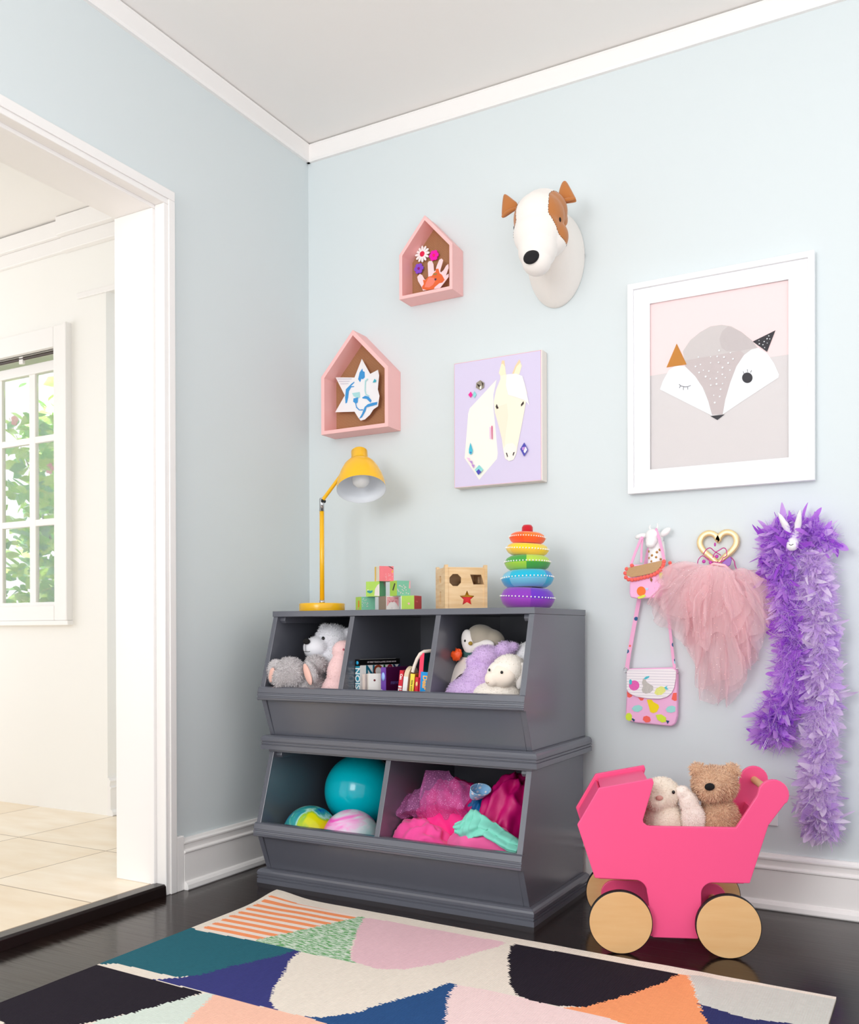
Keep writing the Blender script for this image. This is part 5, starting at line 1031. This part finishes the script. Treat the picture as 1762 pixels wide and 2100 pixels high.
for k, c in cols.items():
    m = mat('rug wool '+k, c, .95, spec=.15); n = N(m)
    mp = n.new('Mapping'); mp.inputs['Scale'].default_value = (55,420,1); n.link(n.tc.outputs['Object'], mp.inputs[0])
    g = n.new('TexNoise', i_Scale=1.0, i_Detail=3.0); n.link(mp.outputs[0], g.inputs['Vector'])
    wv = n.new('TexWave', i_Scale=62.0, i_Distortion=1.0, wave_type='BANDS', bands_direction='X'); n.link(n.tc.outputs['Object'], wv.inputs['Vector'])
    ad = n.new('Math', operation='ADD'); n.link(g.outputs['Fac'], ad.inputs[0]); n.link(wv.outputs['Fac'], ad.inputs[1])
    n.bump(ad.outputs[0], .5, .0016)
    l = lin(c)
    if k == 'stripes':
        w2 = n.new('TexWave', i_Scale=8.6, i_Distortion=.35, i_Detail=1.0, wave_type='BANDS', bands_direction='Y'); w2.inputs['Phase Offset'].default_value = 1.2; n.link(n.tc.outputs['Object'], w2.inputs['Vector'])
        n.link(n.ramp(w2.outputs['Fac'], [(.0, lin((238,222,212))), (.46, lin((244,150,100)))], 'CONSTANT'), n.b.inputs['Base Color'])
    elif k == 'green':
        mp.inputs['Scale'].default_value = (45,230,1)
        n.link(n.ramp(g.outputs['Fac'], [(.0, lin((110,166,108))), (.5, lin((210,222,206)))], 'CONSTANT'), n.b.inputs['Base Color'])
    else:
        n.link(n.mix(g.outputs['Fac'], tuple(v*.82 for v in l[:3])+(1,), tuple(min(1,v*1.16) for v in l[:3])+(1,)), n.b.inputs['Base Color'])
    rm.append(m)
b = MB()
VX, VY = np.meshgrid(xs, ys, indexing='ij'); VYs = VY-.048*(VX-RX0)/(RX1-RX0)
def rz(x, y, yy):
    d0 = math.hypot(x-RX0, (yy-RY1))
    z = .0062+.014*math.exp(-(d0/.085)**2)+.0016*max(0,noise.noise(Vector((x*7,yy*7,1))))
    z += .008*math.exp(-((x-1.60)/.03)**2-((yy+.085-RY1+(x-1.6)*.9)/.05)**2)
    return z
vs = [(float(VX[i,j]), float(VYs[i,j]), rz(VX[i,j], 0, VY[i,j])) for i in range(nx+1) for j in range(ny+1)]
fs = [(i*(ny+1)+j, i*(ny+1)+j+1, (i+1)*(ny+1)+j+1, (i+1)*(ny+1)+j) for i in range(nx) for j in range(ny)]
b.v = vs; b.f = fs; b.m = MI.reshape(-1).tolist(); b.s = [False]*len(fs)
rim = [i*(ny+1) for i in range(nx+1)]+[nx*(ny+1)+j for j in range(1,ny+1)]+[i*(ny+1)+ny for i in range(nx-1,-1,-1)]+[j for j in range(ny-1,0,-1)]
k0 = len(b.v); b.v += [(vs[i][0], vs[i][1], max(.0005, vs[i][2]-.0055)) for i in rim]
for q in range(len(rim)): r_ = (q+1) % len(rim); b.f.append((rim[q], rim[r_], k0+r_, k0+q)); b.m.append(0 if True else 0); b.s.append(False)
# side walls take the colour of the cell beside them
for q in range(len(rim)):
    i, j = divmod(rim[q], ny+1); b.m[nx*ny+q] = int(MI[min(i,nx-1), min(j,ny-1)]) if i == 0 else 0
tag(b.build('kilim_rug', rm, loc=(1.09,-1.2,0), fix=False), 'flat woven kilim rug of coloured geometric shapes on the dark floor', 'rug')
# ================================================================ upper bins: soft toys
FU, FL = .4825, .0605
# polar bear
t, bd = plush('plush_polar_bear', 'white plush polar bear sitting behind the grey elephant in the left bin', 'soft toy', (.34,-.30,FU),
    [((.320,-.305,.770),(.062,.058,.050)),((.294,-.366,.744),(.043,.036,.036)),((.290,-.312,.806),(.018,.014,.018)),((.378,-.300,.790),(.020,.015,.020)),((.350,-.285,.650),(.075,.065,.10)),((.345,-.285,.54),(.085,.08,.055)),((.335,-.335,.700),(.05,.04,.05))], .004, (238,238,244), .008, fn=9000, fw=.0011, tips=(244,244,248), seed=31, curl=.6,
    keep=lambda q,n_: not ((q-Vector((.290,-.384,.744))).length < .038))
MB().ell((.2830,-.4005,.7650), (.0150,.0085,.0095), (R(-15),0,R(-14)), 16, 10).build('nose', m_nose, bd)
for q_ in ((.3230,-.3650,.7740),(.2690,-.3560,.7780)): MB().ell(q_, (.0058,.005,.0065), seg=12, rings=8).build('eye', m_eye, bd)
b = MB(); b.tube([(.2815,-.4035,.757),(.2815,-.4040,.744),(.2818,-.4020,.732)], .0007, 5); b.tube([(.2680,-.3960,.7345),(.2740,-.4000,.732),(.2818,-.4020,.732),(.293,-.4010,.7325),(.303,-.3965,.7360)], .0007, 5); b.build('mouth_line', m_nose, bd)
# grey elephant
t, bd = plush('plush_elephant', 'curly grey plush elephant with pink inner ears at the front of the left bin', 'soft toy', (.29,-.42,FU),
    [((.272,-.470,.664),(.050,.042,.052)),((.295,-.420,.60),(.070,.055,.08)),((.29,-.40,.54),(.06,.045,.05)),((.330,-.415,.692),(.036,.035,.030)),((.254,-.500,.650),(.024,.020,.030))], .0035, (178,172,174), .0085, fn=11000, fw=.0016, tips=(210,205,207), seed=32, curl=1.0)
for k_, (ps, lin_, lr, le) in enumerate((([((.222,-.478,.690),(.024,.014,.018)),((.208,-.482,.668),(.014,.012,.030)),((.214,-.482,.648),(.012,.011,.016))], (.2175,-.494,.660), (.0125,.005,.024), (0,R(14),R(-6))), ([((.345,-.462,.668),(.019,.014,.036),(0,R(-22),0))], (.3440,-.477,.664), (.0130,.006,.036), (0,R(-24),R(-8))))):
    b = MB(); vs, fs = blob(ps, .003, 4); b.add(vs, fs, 0, True); fur(b, vs, fs, 1500, .007, .0015, 0, .3, 1., random.Random(8+k_)); e_ = b.build('ear', MATS['plush_elephant pile 32'], bd, fix=False)
    MB().ell(lin_, lr, le, 16, 10).build('ear_lining', mat('pink satin ear lining', (240,190,176), .5), bd)
# pale pink plush
t, bd = plush('plush_pig', 'smooth pale pink plush leaning on the divider in the left bin', 'soft toy', (.41,-.41,FU),
    [((.428,-.405,.735),(.036,.032,.034)),((.424,-.41,.66),(.045,.045,.07)),((.415,-.41,.60),(.058,.055,.07)),((.41,-.40,.54),(.062,.06,.055))], .004, (244,206,206), .004, fn=5000, fw=.0008, tips=(248,216,216), seed=33, curl=.5)
b = MB(); b.ell((.4495,-.4345,.741), (.0035,.003,.0035), seg=10, rings=8); b.build('eye', mat('dark pink bead', (190,90,110), .3), bd)
t, bd = plush('plush_toy', 'brown plush peeking over the polar bear beside the divider', 'soft toy', (.432,-.20,FU),
    [((.435,-.19,.775),(.035,.04,.036)),((.43,-.19,.68),(.042,.05,.09)),((.43,-.19,.56),(.042,.06,.08))], .005, (120,96,78), .008, fn=2500, fw=.0015, seed=34, curl=.7)
# right bin: grey bird with cape
t, bd = plush('plush_owl', 'beige plush owl with white face, cream cape and orange bow in the right bin', 'soft toy', (0.8740,-0.3150,FU),
    [((0.8720,-0.3250,.775),(.050,.044,.040),(0,R(24),0)),((0.9020,-0.3210,.768),(.040,.036,.034),(0,R(24),0)),((0.9290,-0.3170,.772),(.012,.010,.010)),((0.8460,-0.3250,.645),(.062,.055,.085)),((0.8590,-0.3200,.56),(.075,.065,.075))], .0035, (172,162,146), 0, fn=0, seed=41, smooth=5)
m_face = mat('cream white fleece', (240,234,230), .9, sheen=.3)
MB().ell((0.8405,-0.3535,.764), (.0235,.0165,.0385), (0,R(-14),R(-12)), 20, 12).build('face_patch', m_face, bd); MB().ell((0.8860,-0.3585,.7505), (.0415,.012,.0195), (0,R(-12),0), 20, 12).build('face_patch', m_face, bd)
MB().ell((0.8370,-0.3705,.768), (.0032,.003,.0036), seg=10, rings=8).build('eye', m_eye, bd); MB().ell((0.8795,-0.3700,.748), (.0032,.003,.0034), seg=10, rings=8).build('eye', m_eye, bd)
MB().ell((0.8560,-0.3720,.7605), (.0065,.007,.0060), seg=12, rings=8).build('beak', mat('mustard felt', (170,140,50), .8), bd)
b = MB(); b.lathe([(.036,-.012),(.040,0),(.036,.012)], Matrix.Translation((0.8490,-0.3270,.722)) @ Euler((R(-8),R(14),0)).to_matrix().to_4x4(), 28); b.build('collar', mat('dark teal felt', (54,98,94), .9), t)
wrinkle((0.8100,-0.3730,.727), (.016,.010,.018), (0,R(30),0), .35, 2.2, 3.1, 24, 14).build('bow', mat('orange satin', (240,84,24), .45), t)
P = []
for i in range(49):
    a = 2*pi*i/48; P.append([(.846+(.034+.050*v**.8)*cos(a)*(1+.05*sin(3*a)), -.327+(.032+.036*v**.8)*sin(a), .722-.066*v-.010*sin(2*a+1)*v-.010*v*sin(5*a)) for v in [k/10 for k in range(11)]])
MB().grid(P).build('cape', mat('cream fleece cape', (238,226,218), .9, sheen=.3), t, solid=.002, fix=False)
MB().ell((0.8090,-0.3900,.612), (.022,.016,.018), (0,0,0), 16, 10).build('foot', mat('mustard felt', (170,140,50), .8), t)
# lilac plush
t, bd = plush('plush_bear', 'lilac furry plush slumped between the owl and the lamb in the right bin', 'soft toy', (0.8980,-0.3900,FU),
    [((0.9110,-0.3800,.722),(.042,.042,.034)),((0.8800,-0.4050,.706),(.020,.022,.022)),((0.9630,-0.3650,.742),(.026,.024,.026),(0,R(20),0)),((0.9900,-0.3600,.752),(.014,.012,.014)),((0.8980,-0.3950,.655),(.055,.05,.05),(0,R(-30),0)),((0.8680,-0.4050,.61),(.070,.06,.055)),((0.8780,-0.3900,.545),(.078,.07,.06))], .004, (206,176,222), .007, fn=9000, fw=.0012, tips=(224,200,236), seed=42, curl=.6)
# lamb
t, bd = plush('plush_lamb', 'cream plush lamb with woolly cap at the front right of the right bin', 'soft toy', (1.0000,-0.4350,FU),
    [((1.0070,-0.4300,.688),(.050,.050,.044)),((0.9810,-0.4550,.676),(.030,.030,.036)),((0.9650,-0.4150,.612),(.080,.065,.045)),((1.0000,-0.3700,.545),(.066,.06,.062))], .004, (240,232,222), .0045, fn=6500, fw=.0012, tips=(246,240,232), seed=43, curl=1., keep=lambda q,n_: q.z > .706 or q.z < .645 or q.x > 1.02)
m_lf = mat('smooth cream fleece', (242,228,214), .9, sheen=.3)
b = MB(); vs, fs = blob([((0.9980,-0.4595,.674),(.042,.028,.034)),((0.9730,-0.4770,.664),(.020,.016,.022))], .003, 6); b.add(vs, fs, 0, True); b.build('face', m_lf, bd, fix=False)
MB().ell((1.0095,-0.4880,.683), (.0042,.0036,.0044), seg=12, rings=8).build('eye', m_eye, bd); MB().ell((0.9725,-0.4890,.689), (.003,.003,.0042), seg=10, rings=8).build('eye', m_eye, bd)
b = MB(); b.ell((1.0450,-0.4400,.672), (.014,.012,.038), (0,R(8),0), 16, 10); b.build('ear', m_face, bd)
b = MB(); b.tube([(0.9630,-0.4910,.655),(0.9670,-0.4935,.652),(0.9720,-0.4910,.655)], .0007, 5); b.build('mouth_line', mat('brown thread', (150,110,90), .9), bd)
plush('plush_toy', 'white fleecy plush behind the lamb against the right side panel', 'soft toy', (1.02,-.31,FU),
    [((1.020,-.315,.722),(.045,.045,.045)),((1.015,-.31,.63),(.050,.06,.08)),((1.01,-.31,.545),(.055,.065,.06))], .0045, (240,240,242), .006, fn=3500, fw=.0012, seed=44, curl=.8)
# ================================================================ books in the middle bin
def book(label, x, y, w, d, h, rot, spine, cover, page=(244,240,230), lean=0., z=FU, round_top=False, cover_t=.0016):
    """upright book, spine to the room; local x thickness, y depth, z height"""
    t = thing('book', label, 'book', (x,y,z), 0, 'books in the middle bin'); t.rotation_euler = (0, R(lean), R(rot))
    ms, mc, mp_ = mat('book spine '+label, spine, .35), mat('book cover '+label, cover, .35), mat('book pages', page, .8)
    b = MB()
    if round_top:
        pr = [(0,0),(d,0),(d,h-.03)]+arc(d-.03,h-.03,.03,0,90,6)+arc(.03,h-.03,.03,90,180,6); b.prism(pr, 0, w, lambda a,c,q:(q,a,c), 1)
        b.box((-.0002,-.0006,0),(w+.0002,.002,h-.03), 0)
    else:
        b.box((0,0,0),(w,.0018,h), 0); b.box((w-cover_t,.0018,0),(w,d,h), 1); b.box((0,.0018,0),(cover_t,d,h), 1)
    b.build('cover', [ms, mc], t, local=True, bevel=.0006)
    if not round_top: MB().box((cover_t,.002,.001),(w-cover_t,d-.002,h-.002)).build('page_block', mp_, t, local=True)
    return t
SP = lambda w, z: frame((w/2, -.0006, z), (0,0,-1), (1,0,0))          # lettering running down a spine
CV = lambda w, y, z: frame((w+.0004, y, z), (0,1,0), (0,0,1))         # lettering on the cover facing the room
def ink(t, name, txt, size, M, c, bold=0., align='CENTER'):
    return text_mb(txt, size, M, .0003, bold=bold, align=align).build(name, mat('ink '+name+str(c), c, .4), t, local=True, fix=False)
w1, h1 = .0185, .228
t = book('noisy animal board book with teal spine and black title band, leftmost in the bin', 0.4950,-0.4370, w1, .172, h1, -14.5, (34,142,168), (240,238,236))
b = MB(); b.box((-.0005,-.0006,h1-.0195),(w1+.0002,.003,h1+.0004)); b.box((w1-.0002,0,h1-.0175),(w1+.0005,.172,h1+.0002)); b.build('title_band', mat('black gloss card', (12,12,14), .3), t, local=True)
MB().lathe([(.0058,-.0002),(.0058,.0004),(.0001,.0006)], frame((w1/2,-.0008,h1-.010),(1,0,0),(0,0,1)), 16).build('emblem', mat('bright blue ink', (40,170,220), .4), t, local=True)
ink(t, 'lettering', 'NOISY', .0285, SP(w1, h1-.024), (244,250,252), .0006, 'LEFT')
ink(t, 'lettering', 'MY FIRST TOUCH and FEEL SOUND BOOK', .0066, CV(w1, .094, h1-.0090), (236,224,230))
xo = .030
for ch, c, adv, sz in (('N',(24,104,128),.033,.052),('O',(150,62,36),.034,.052),('I',(22,96,60),.018,.052),('S',(150,40,70),.030,.052),('Y',(30,54,100),.030,.052)):
    ink(t, 'lettering', ch, sz, CV(w1, xo+adv/2-.002, h1-.0195-.0195), c, .0012); xo += adv
b = MB(); g = random.Random(3)
for i in range(7): b.lathe([(g.uniform(.004,.007),0),(.003,.0008),(.0001,.0009)], frame((w1+.0003, .012+.022*i, .040+g.uniform(-.02,.05)),(0,1,0),(0,0,1)), 12, capped=False)
b.build('picture', mat('orange animal print', (226,150,90), .5), t, local=True)
t = book('small white board book with a peach figure, in front of the noisy book', 0.5215,-0.4395, .0105, .072, .184, -12, (232,214,204), (242,230,228))
b = MB(); b.prism([(.024,.150),(.030,.172),(.036,.174),(.044,.166),(.046,.150),(.042,.128),(.036,.126),(.032,.140)], .0105, .0110, lambda a,c,q:(q,a,c)); b.build('picture', mat('peach ink', (232,160,120), .5), t, local=True)
t = book('white board book with tiny coloured dots, left of the purple book', 0.5400,-0.4410, .0120, .098, .186, -42, (240,232,222), (242,238,234))
b = MB()
for i, (y, z, c) in enumerate(((.020,.166,1),(.043,.170,0),(.078,.176,2))): b.lathe([(.0035,0),(.0034,.0004),(.0001,.0005)], frame((.0121,y,z),(0,1,0),(0,0,1)), 10, m=c, capped=False)
b.prism([(.050,.120),(.058,.135),(.070,.138),(.066,.125),(.072,.118),(.060,.112)], .0120, .0124, lambda a,c,q:(q,a,c), 3); b.build('picture', [mat('olive ink', (190,180,80), .5), mat('maroon ink', (120,40,50), .5), mat('taupe ink', (170,150,130), .5), mat('grey pencil ink', (130,124,120), .6)], t, local=True, fix=False)
t = book('purple hardback with a pale oval emblem and maroon cover', 0.5865,-0.4370, .0200, .150, .206, -9, (104,54,160), (72,16,66))
M_ = SP(.020, .178); b = MB(); b.lathe([(.0065,-.0001),(.0065,.0004),(.0001,.0005)], M_ @ Matrix.Diagonal((2.,1,1,1)), 24, capped=False); b.build('emblem', mat('pale blue oval', (160,190,250), .4), t, local=True)
ink(t, 'lettering', 'Any', .026, SP(.020, .140), (226,214,246), .0002, 'LEFT')
ink(t, 'lettering', 'FRIENDS', .012, CV(.020, .045, .158), (96,84,150))
t = book('thin red book with white lettering, leaning beside the purple book', 0.6290,-0.4370, .0135, .085, .200, 0, (214,22,48), (196,30,50), lean=7.)
ink(t, 'lettering', 'LETT', .0165, SP(.0135, .146), (250,244,244), .0008, 'LEFT'); ink(t, 'lettering', 'Can', .011, SP(.0135, .190), (250,244,244), .0004, 'LEFT')
b = MB(); b.box((.001,-.0008,.1485),(.0125,0,.1535)); b.build('stripe', mat('white ink', (250,246,244), .5), t, local=True)
t = book('white board book with rounded top corner, right of the red book', 0.6460,-0.4385, .0150, .060, .212, 0, (244,242,240), (226,206,176), round_top=True, lean=7.)
t = book('yellow book with a black lettered spine and orange cover', 0.6715,-0.4385, .0145, .085, .190, 0, (250,226,70), (240,130,30), lean=6.)
ink(t, 'lettering', 'little animals', .0085, SP(.0145, .172), (70,62,30), 0, 'LEFT')
t = book('tall pink-red book with an arched cream carry handle and dark teal cover', 0.7000,-0.4345, .0140, .130, .252, 0, (248,58,98), (20,70,84), lean=5.)
b = MB(); b.tube([(-.020,-.002,.192),(-.016,0,.212),(-.009,0,.232),(.0,.0,.248),(.010,.006,.256),(.020,.04,.259),(.024,.08,.260)], [.0055]*7, 10, flat=.8); b.build('carry_handle', mat('cream card', (236,222,210), .6), t, local=True)
b = MB(); b.box((.0136,.03,.205),(.0145,.10,.225)); b.box((.0136,.02,.18),(.0144,.11,.182)); b.build('picture', mat('dull gold ink', (120,104,40), .5), t, local=True)
t = book('short red book with a small yellow flower, between the yellow and blue books', 0.6935,-0.4410, .0110, .05, .180, 0, (226,30,54), (200,24,40), lean=5.)
MB().ell((.006,-.0004,.160), (.0035,.0012,.007), seg=10, rings=8).build('emblem', mat('pale yellow ink', (250,214,150), .5), t, local=True)
t = book('bright blue board book with orange bubble lettering on its thick spine', 0.7135,-0.4400, .0285, .075, .196, 0, (0,150,226), (0,140,214), lean=4.)
ink(t, 'lettering', 'Dear', .0200, frame((.0150,-.0006,.186),(0,0,-1),(1,0,0)), (250,190,110), .0008, 'LEFT'); ink(t, 'lettering', 'Zoo', .0200, frame((.0150,-.0006,.130),(0,0,-1),(1,0,0)), (246,214,130), .0008, 'LEFT')
# ================================================================ lower left bin: balls
def ball(label, c, r, m, rot=(0,0,0)):
    o = MB().ell((0,0,0), r, seg=64, rings=40).build('rubber_ball', m, local=True); o.location = c; o.rotation_euler = rot; return tag(o, label, 'ball')
mb1 = mat('turquoise rubber', (0,198,216), .12, spec=.5)
def marbled(name, stops, scale, dist, seed):
    m = mat(name, (200,220,220), .14, spec=.5); n = N(m); mp = n.new('Mapping'); mp.inputs['Location'].default_value = (seed, seed*.7, 0); n.link(n.tc.outputs['Object'], mp.inputs[0])
    g = n.new('TexNoise', i_Scale=scale, i_Detail=4.0, i_Distortion=dist); n.link(mp.outputs[0], g.inputs['Vector'])
    n.link(n.ramp(g.outputs['Fac'], [(p_, lin(c)) for p_, c in stops]), n.b.inputs['Base Color']); return m
mb2 = marbled('pink and white marbled rubber', [(.34,(180,232,232)),(.44,(226,232,240)),(.51,(246,180,226)),(.60,(252,100,204))], 7., 1.2, 3.)
mb3 = marbled('yellow blue marbled rubber', [(.34,(20,96,190)),(.42,(60,170,160)),(.47,(176,226,220)),(.53,(150,200,60)),(.60,(222,224,20))], 8.5, 1.4, 7.)
ball('large turquoise rubber ball at the back of the lower left bin', (.3535,-.192,.262), .1230, mb1)
ball('pink and white marbled ball at the front of the lower left bin', (.4560,-.405,.1520), .0905, mb2)
ball('yellow and blue marbled ball at the left of the lower left bin', (.2960,-.400,.1500), .0890, mb3)
# ================================================================ lower right bin: dressing-up clothes
def cloth(name, label, c, r, rot, amp, fq, seed, m, zmin=None, fold=(1,1,.4)):
    M_ = Matrix.Translation(c) @ Euler(rot).to_matrix().to_4x4(); b = wrinkle((0,0,0), r, (0,0,0), amp, fq, seed, 96, 60, fold=fold); vs_ = []
    for v in b.v:
        p = M_ @ Vector(v); p.z = max(p.z, .0625); lim = -.452-(p.z-.046)*.44 if p.z < .2 else -.56
        p.y = min(max(p.y, lim), -.066); p.x = min(max(p.x, .637), 1.066); vs_.append(tuple(p-Vector(c)))
    b.v = vs_; o = b.build(name, m, local=True, fix=False); o.location = c; return tag(o, label, 'clothing', None)
m_tul = bpy.data.materials.new('glitter purple tulle'); m_tul.use_nodes = True; n = N(m_tul)
n.b.inputs['Base Color'].default_value = lin((196,110,180)); n.b.inputs['Roughness'].default_value = .6
v_ = n.new('TexVoronoi', i_Scale=220.0); n.link(n.tc.outputs['Object'], v_.inputs['Vector'])
g_ = n.ramp(v_.outputs['Distance'], [(.0,(1,1,1,1)),(.16,(0,0,0,1))], 'CONSTANT'); n.link(n.mix(g_, lin((206,112,184)), lin((250,220,246))), n.b.inputs['Base Color'])
mx = n.new('Math', operation='MAXIMUM'); n.link(g_, mx.inputs[0]); mx.inputs[1].default_value = .42; n.link(mx.outputs[0], n.b.inputs['Alpha'])
m_hot = mat('hot pink jersey', (248,76,160), .8, sheen=.3, bump=(400,.1,.0006)); m_hot2 = mat('neon pink chiffon', (250,36,140), .7); m_mag = mat('magenta satin', (204,0,112), .5); m_mint = mat('mint jersey', (126,214,194), .85, sheen=.2); m_blu = mat('blue satin', (0,112,178), .5); m_tl = mat('dark teal sequins', (10,80,104), .3); m_rose = mat('rose pink jersey', (236,92,158), .8, sheen=.3)
cloth('dress', 'neon pink chiffon dress heaped at the middle of the lower right bin', (.760,-.280,.205), (.118,.120,.130), (0,R(-20),0), .16, 2.6, 1.2, m_hot2)
cloth('dress', 'magenta satin dress piled at the right of the lower right bin', (.945,-.275,.215), (.095,.130,.150), (0,R(8),0), .15, 2.4, 5.3, m_mag)
cloth('skirt', 'bright blue satin skirt showing between the pink and magenta clothes', (.855,-.285,.225), (.060,.080,.075), (0,0,0), .2, 3., 8.1, m_blu)
cloth('top', 'dark teal sequinned top at the back right of the bin', (1.030,-.190,.245), (.035,.060,.095), (0,0,0), .2, 3., 2.7, m_tl)
cloth('shirt', 'hot pink jersey shirt spilling over the left front of the lower right bin', (.705,-.405,.135), (.115,.080,.095), (0,R(12),R(-8)), .15, 2.3, 3.9, m_hot)
cloth('shirt', 'rose pink jersey shirt at the front right of the lower right bin', (.930,-.420,.152), (.118,.074,.100), (0,R(10),0), .12, 1.9, 6.6, m_rose)
# sheer tulle veil thrown over the neon dress
P = []; edge = [(.615,.245),(.610,.285),(.650,.305),(.690,.330),(.700,.378),(.770,.376),(.825,.352),(.865,.315)]; low = [(.640,.225),(.655,.235),(.680,.235),(.710,.230),(.750,.235),(.790,.240),(.830,.250),(.850,.262)]
for i in range(61):
    u = i/60; a, c = along(edge, u), along(low, u); row = []
    for j in range(21):
        v = j/20; p = a.lerp(c, v); p.y = -.335-.075*sin(pi*min(1,v*.8+.1))-.020*v+.014*noise.noise(Vector((u*8,v*4,1)))+.008*sin(u*30+v*3); p.z += .006*noise.noise(Vector((u*20,v*5,4))); row.append(p)
    P.append(row)
lo = Vector((.73,-.35,.23)); o = MB().grid([[q-lo for q in r_] for r_ in P]).build('tulle_veil', m_tul, local=True, fix=False); o.location = lo; tag(o, 'sheer glittery purple tulle veil thrown over the neon pink dress', 'clothing')
# mint sock-like leggings: folded strip
P = []; ctr = [((.806,-.455,.222),(.812,-.458,.196)),((.830,-.452,.236),(.826,-.462,.185)),((.850,-.448,.262),(.838,-.470,.178)),((.866,-.444,.264),(.858,-.474,.182)),((.888,-.440,.252),(.880,-.474,.196)),((.920,-.436,.232),(.906,-.476,.202)),((.950,-.436,.214),(.936,-.478,.186)),((.985,-.440,.196),(.972,-.480,.170)),((1.010,-.442,.184),(1.005,-.480,.162))]
for i in range(81):
    f = i/80*(len(ctr)-1); k = min(int(f), len(ctr)-2); f -= k; f = f*f*(3-2*f); a = Vector(ctr[k][0]).lerp(Vector(ctr[k+1][0]), f); c = Vector(ctr[k][1]).lerp(Vector(ctr[k+1][1]), f); row = []
    for j in range(17):
        v = j/16; p = a.lerp(c, v); p.y += -.012*sin(pi*v)+.006*noise.noise(Vector((i*.16,v*3,2)))+.004*sin(v*13+i*.12); p.z += .003*noise.noise(Vector((i*.2,v*4,6))); row.append(p)
    P.append(row)
lo = Vector((.857,-.458,.176)); o = MB().grid([[q-lo for q in r_] for r_ in P]).build('leggings', m_mint, local=True, solid=.004, fix=False); o.location = (.900,-.462,.202); tag(o, 'crumpled mint green leggings lying across the rose pink shirt', 'clothing')
# pale blue spotted cuff standing open
mc_ = mat('pale blue spotted cotton', (150,200,234), .8); n = N(mc_); v_ = n.new('TexVoronoi', i_Scale=75.0, i_Randomness=.35); n.link(n.tc.outputs['Object'], v_.inputs['Vector'])
n.link(n.ramp(v_.outputs['Distance'], [(.0, lin((246,236,236))), (.34, lin((146,196,232)))], 'CONSTANT'), n.b.inputs['Base Color'])
M = Vector((.62,-.30,.72)).to_track_quat('Z','X').to_matrix().to_4x4(); P = []
for i in range(41):
    a = 2*pi*i/40; P.append([M @ Vector(((.004+.017*v**.5)*cos(a), (.008+.028*v**.5)*sin(a), -.022+.044*v)) for v in [k/10 for k in range(11)]])
b = MB().grid(P); o = b.build('cloth_cuff', mc_, local=True, solid=.002, fix=False); o.location = (.880,-.375,.322); tag(o, 'pale blue spotted cloth cuff standing on top of the clothes heap', 'clothing')
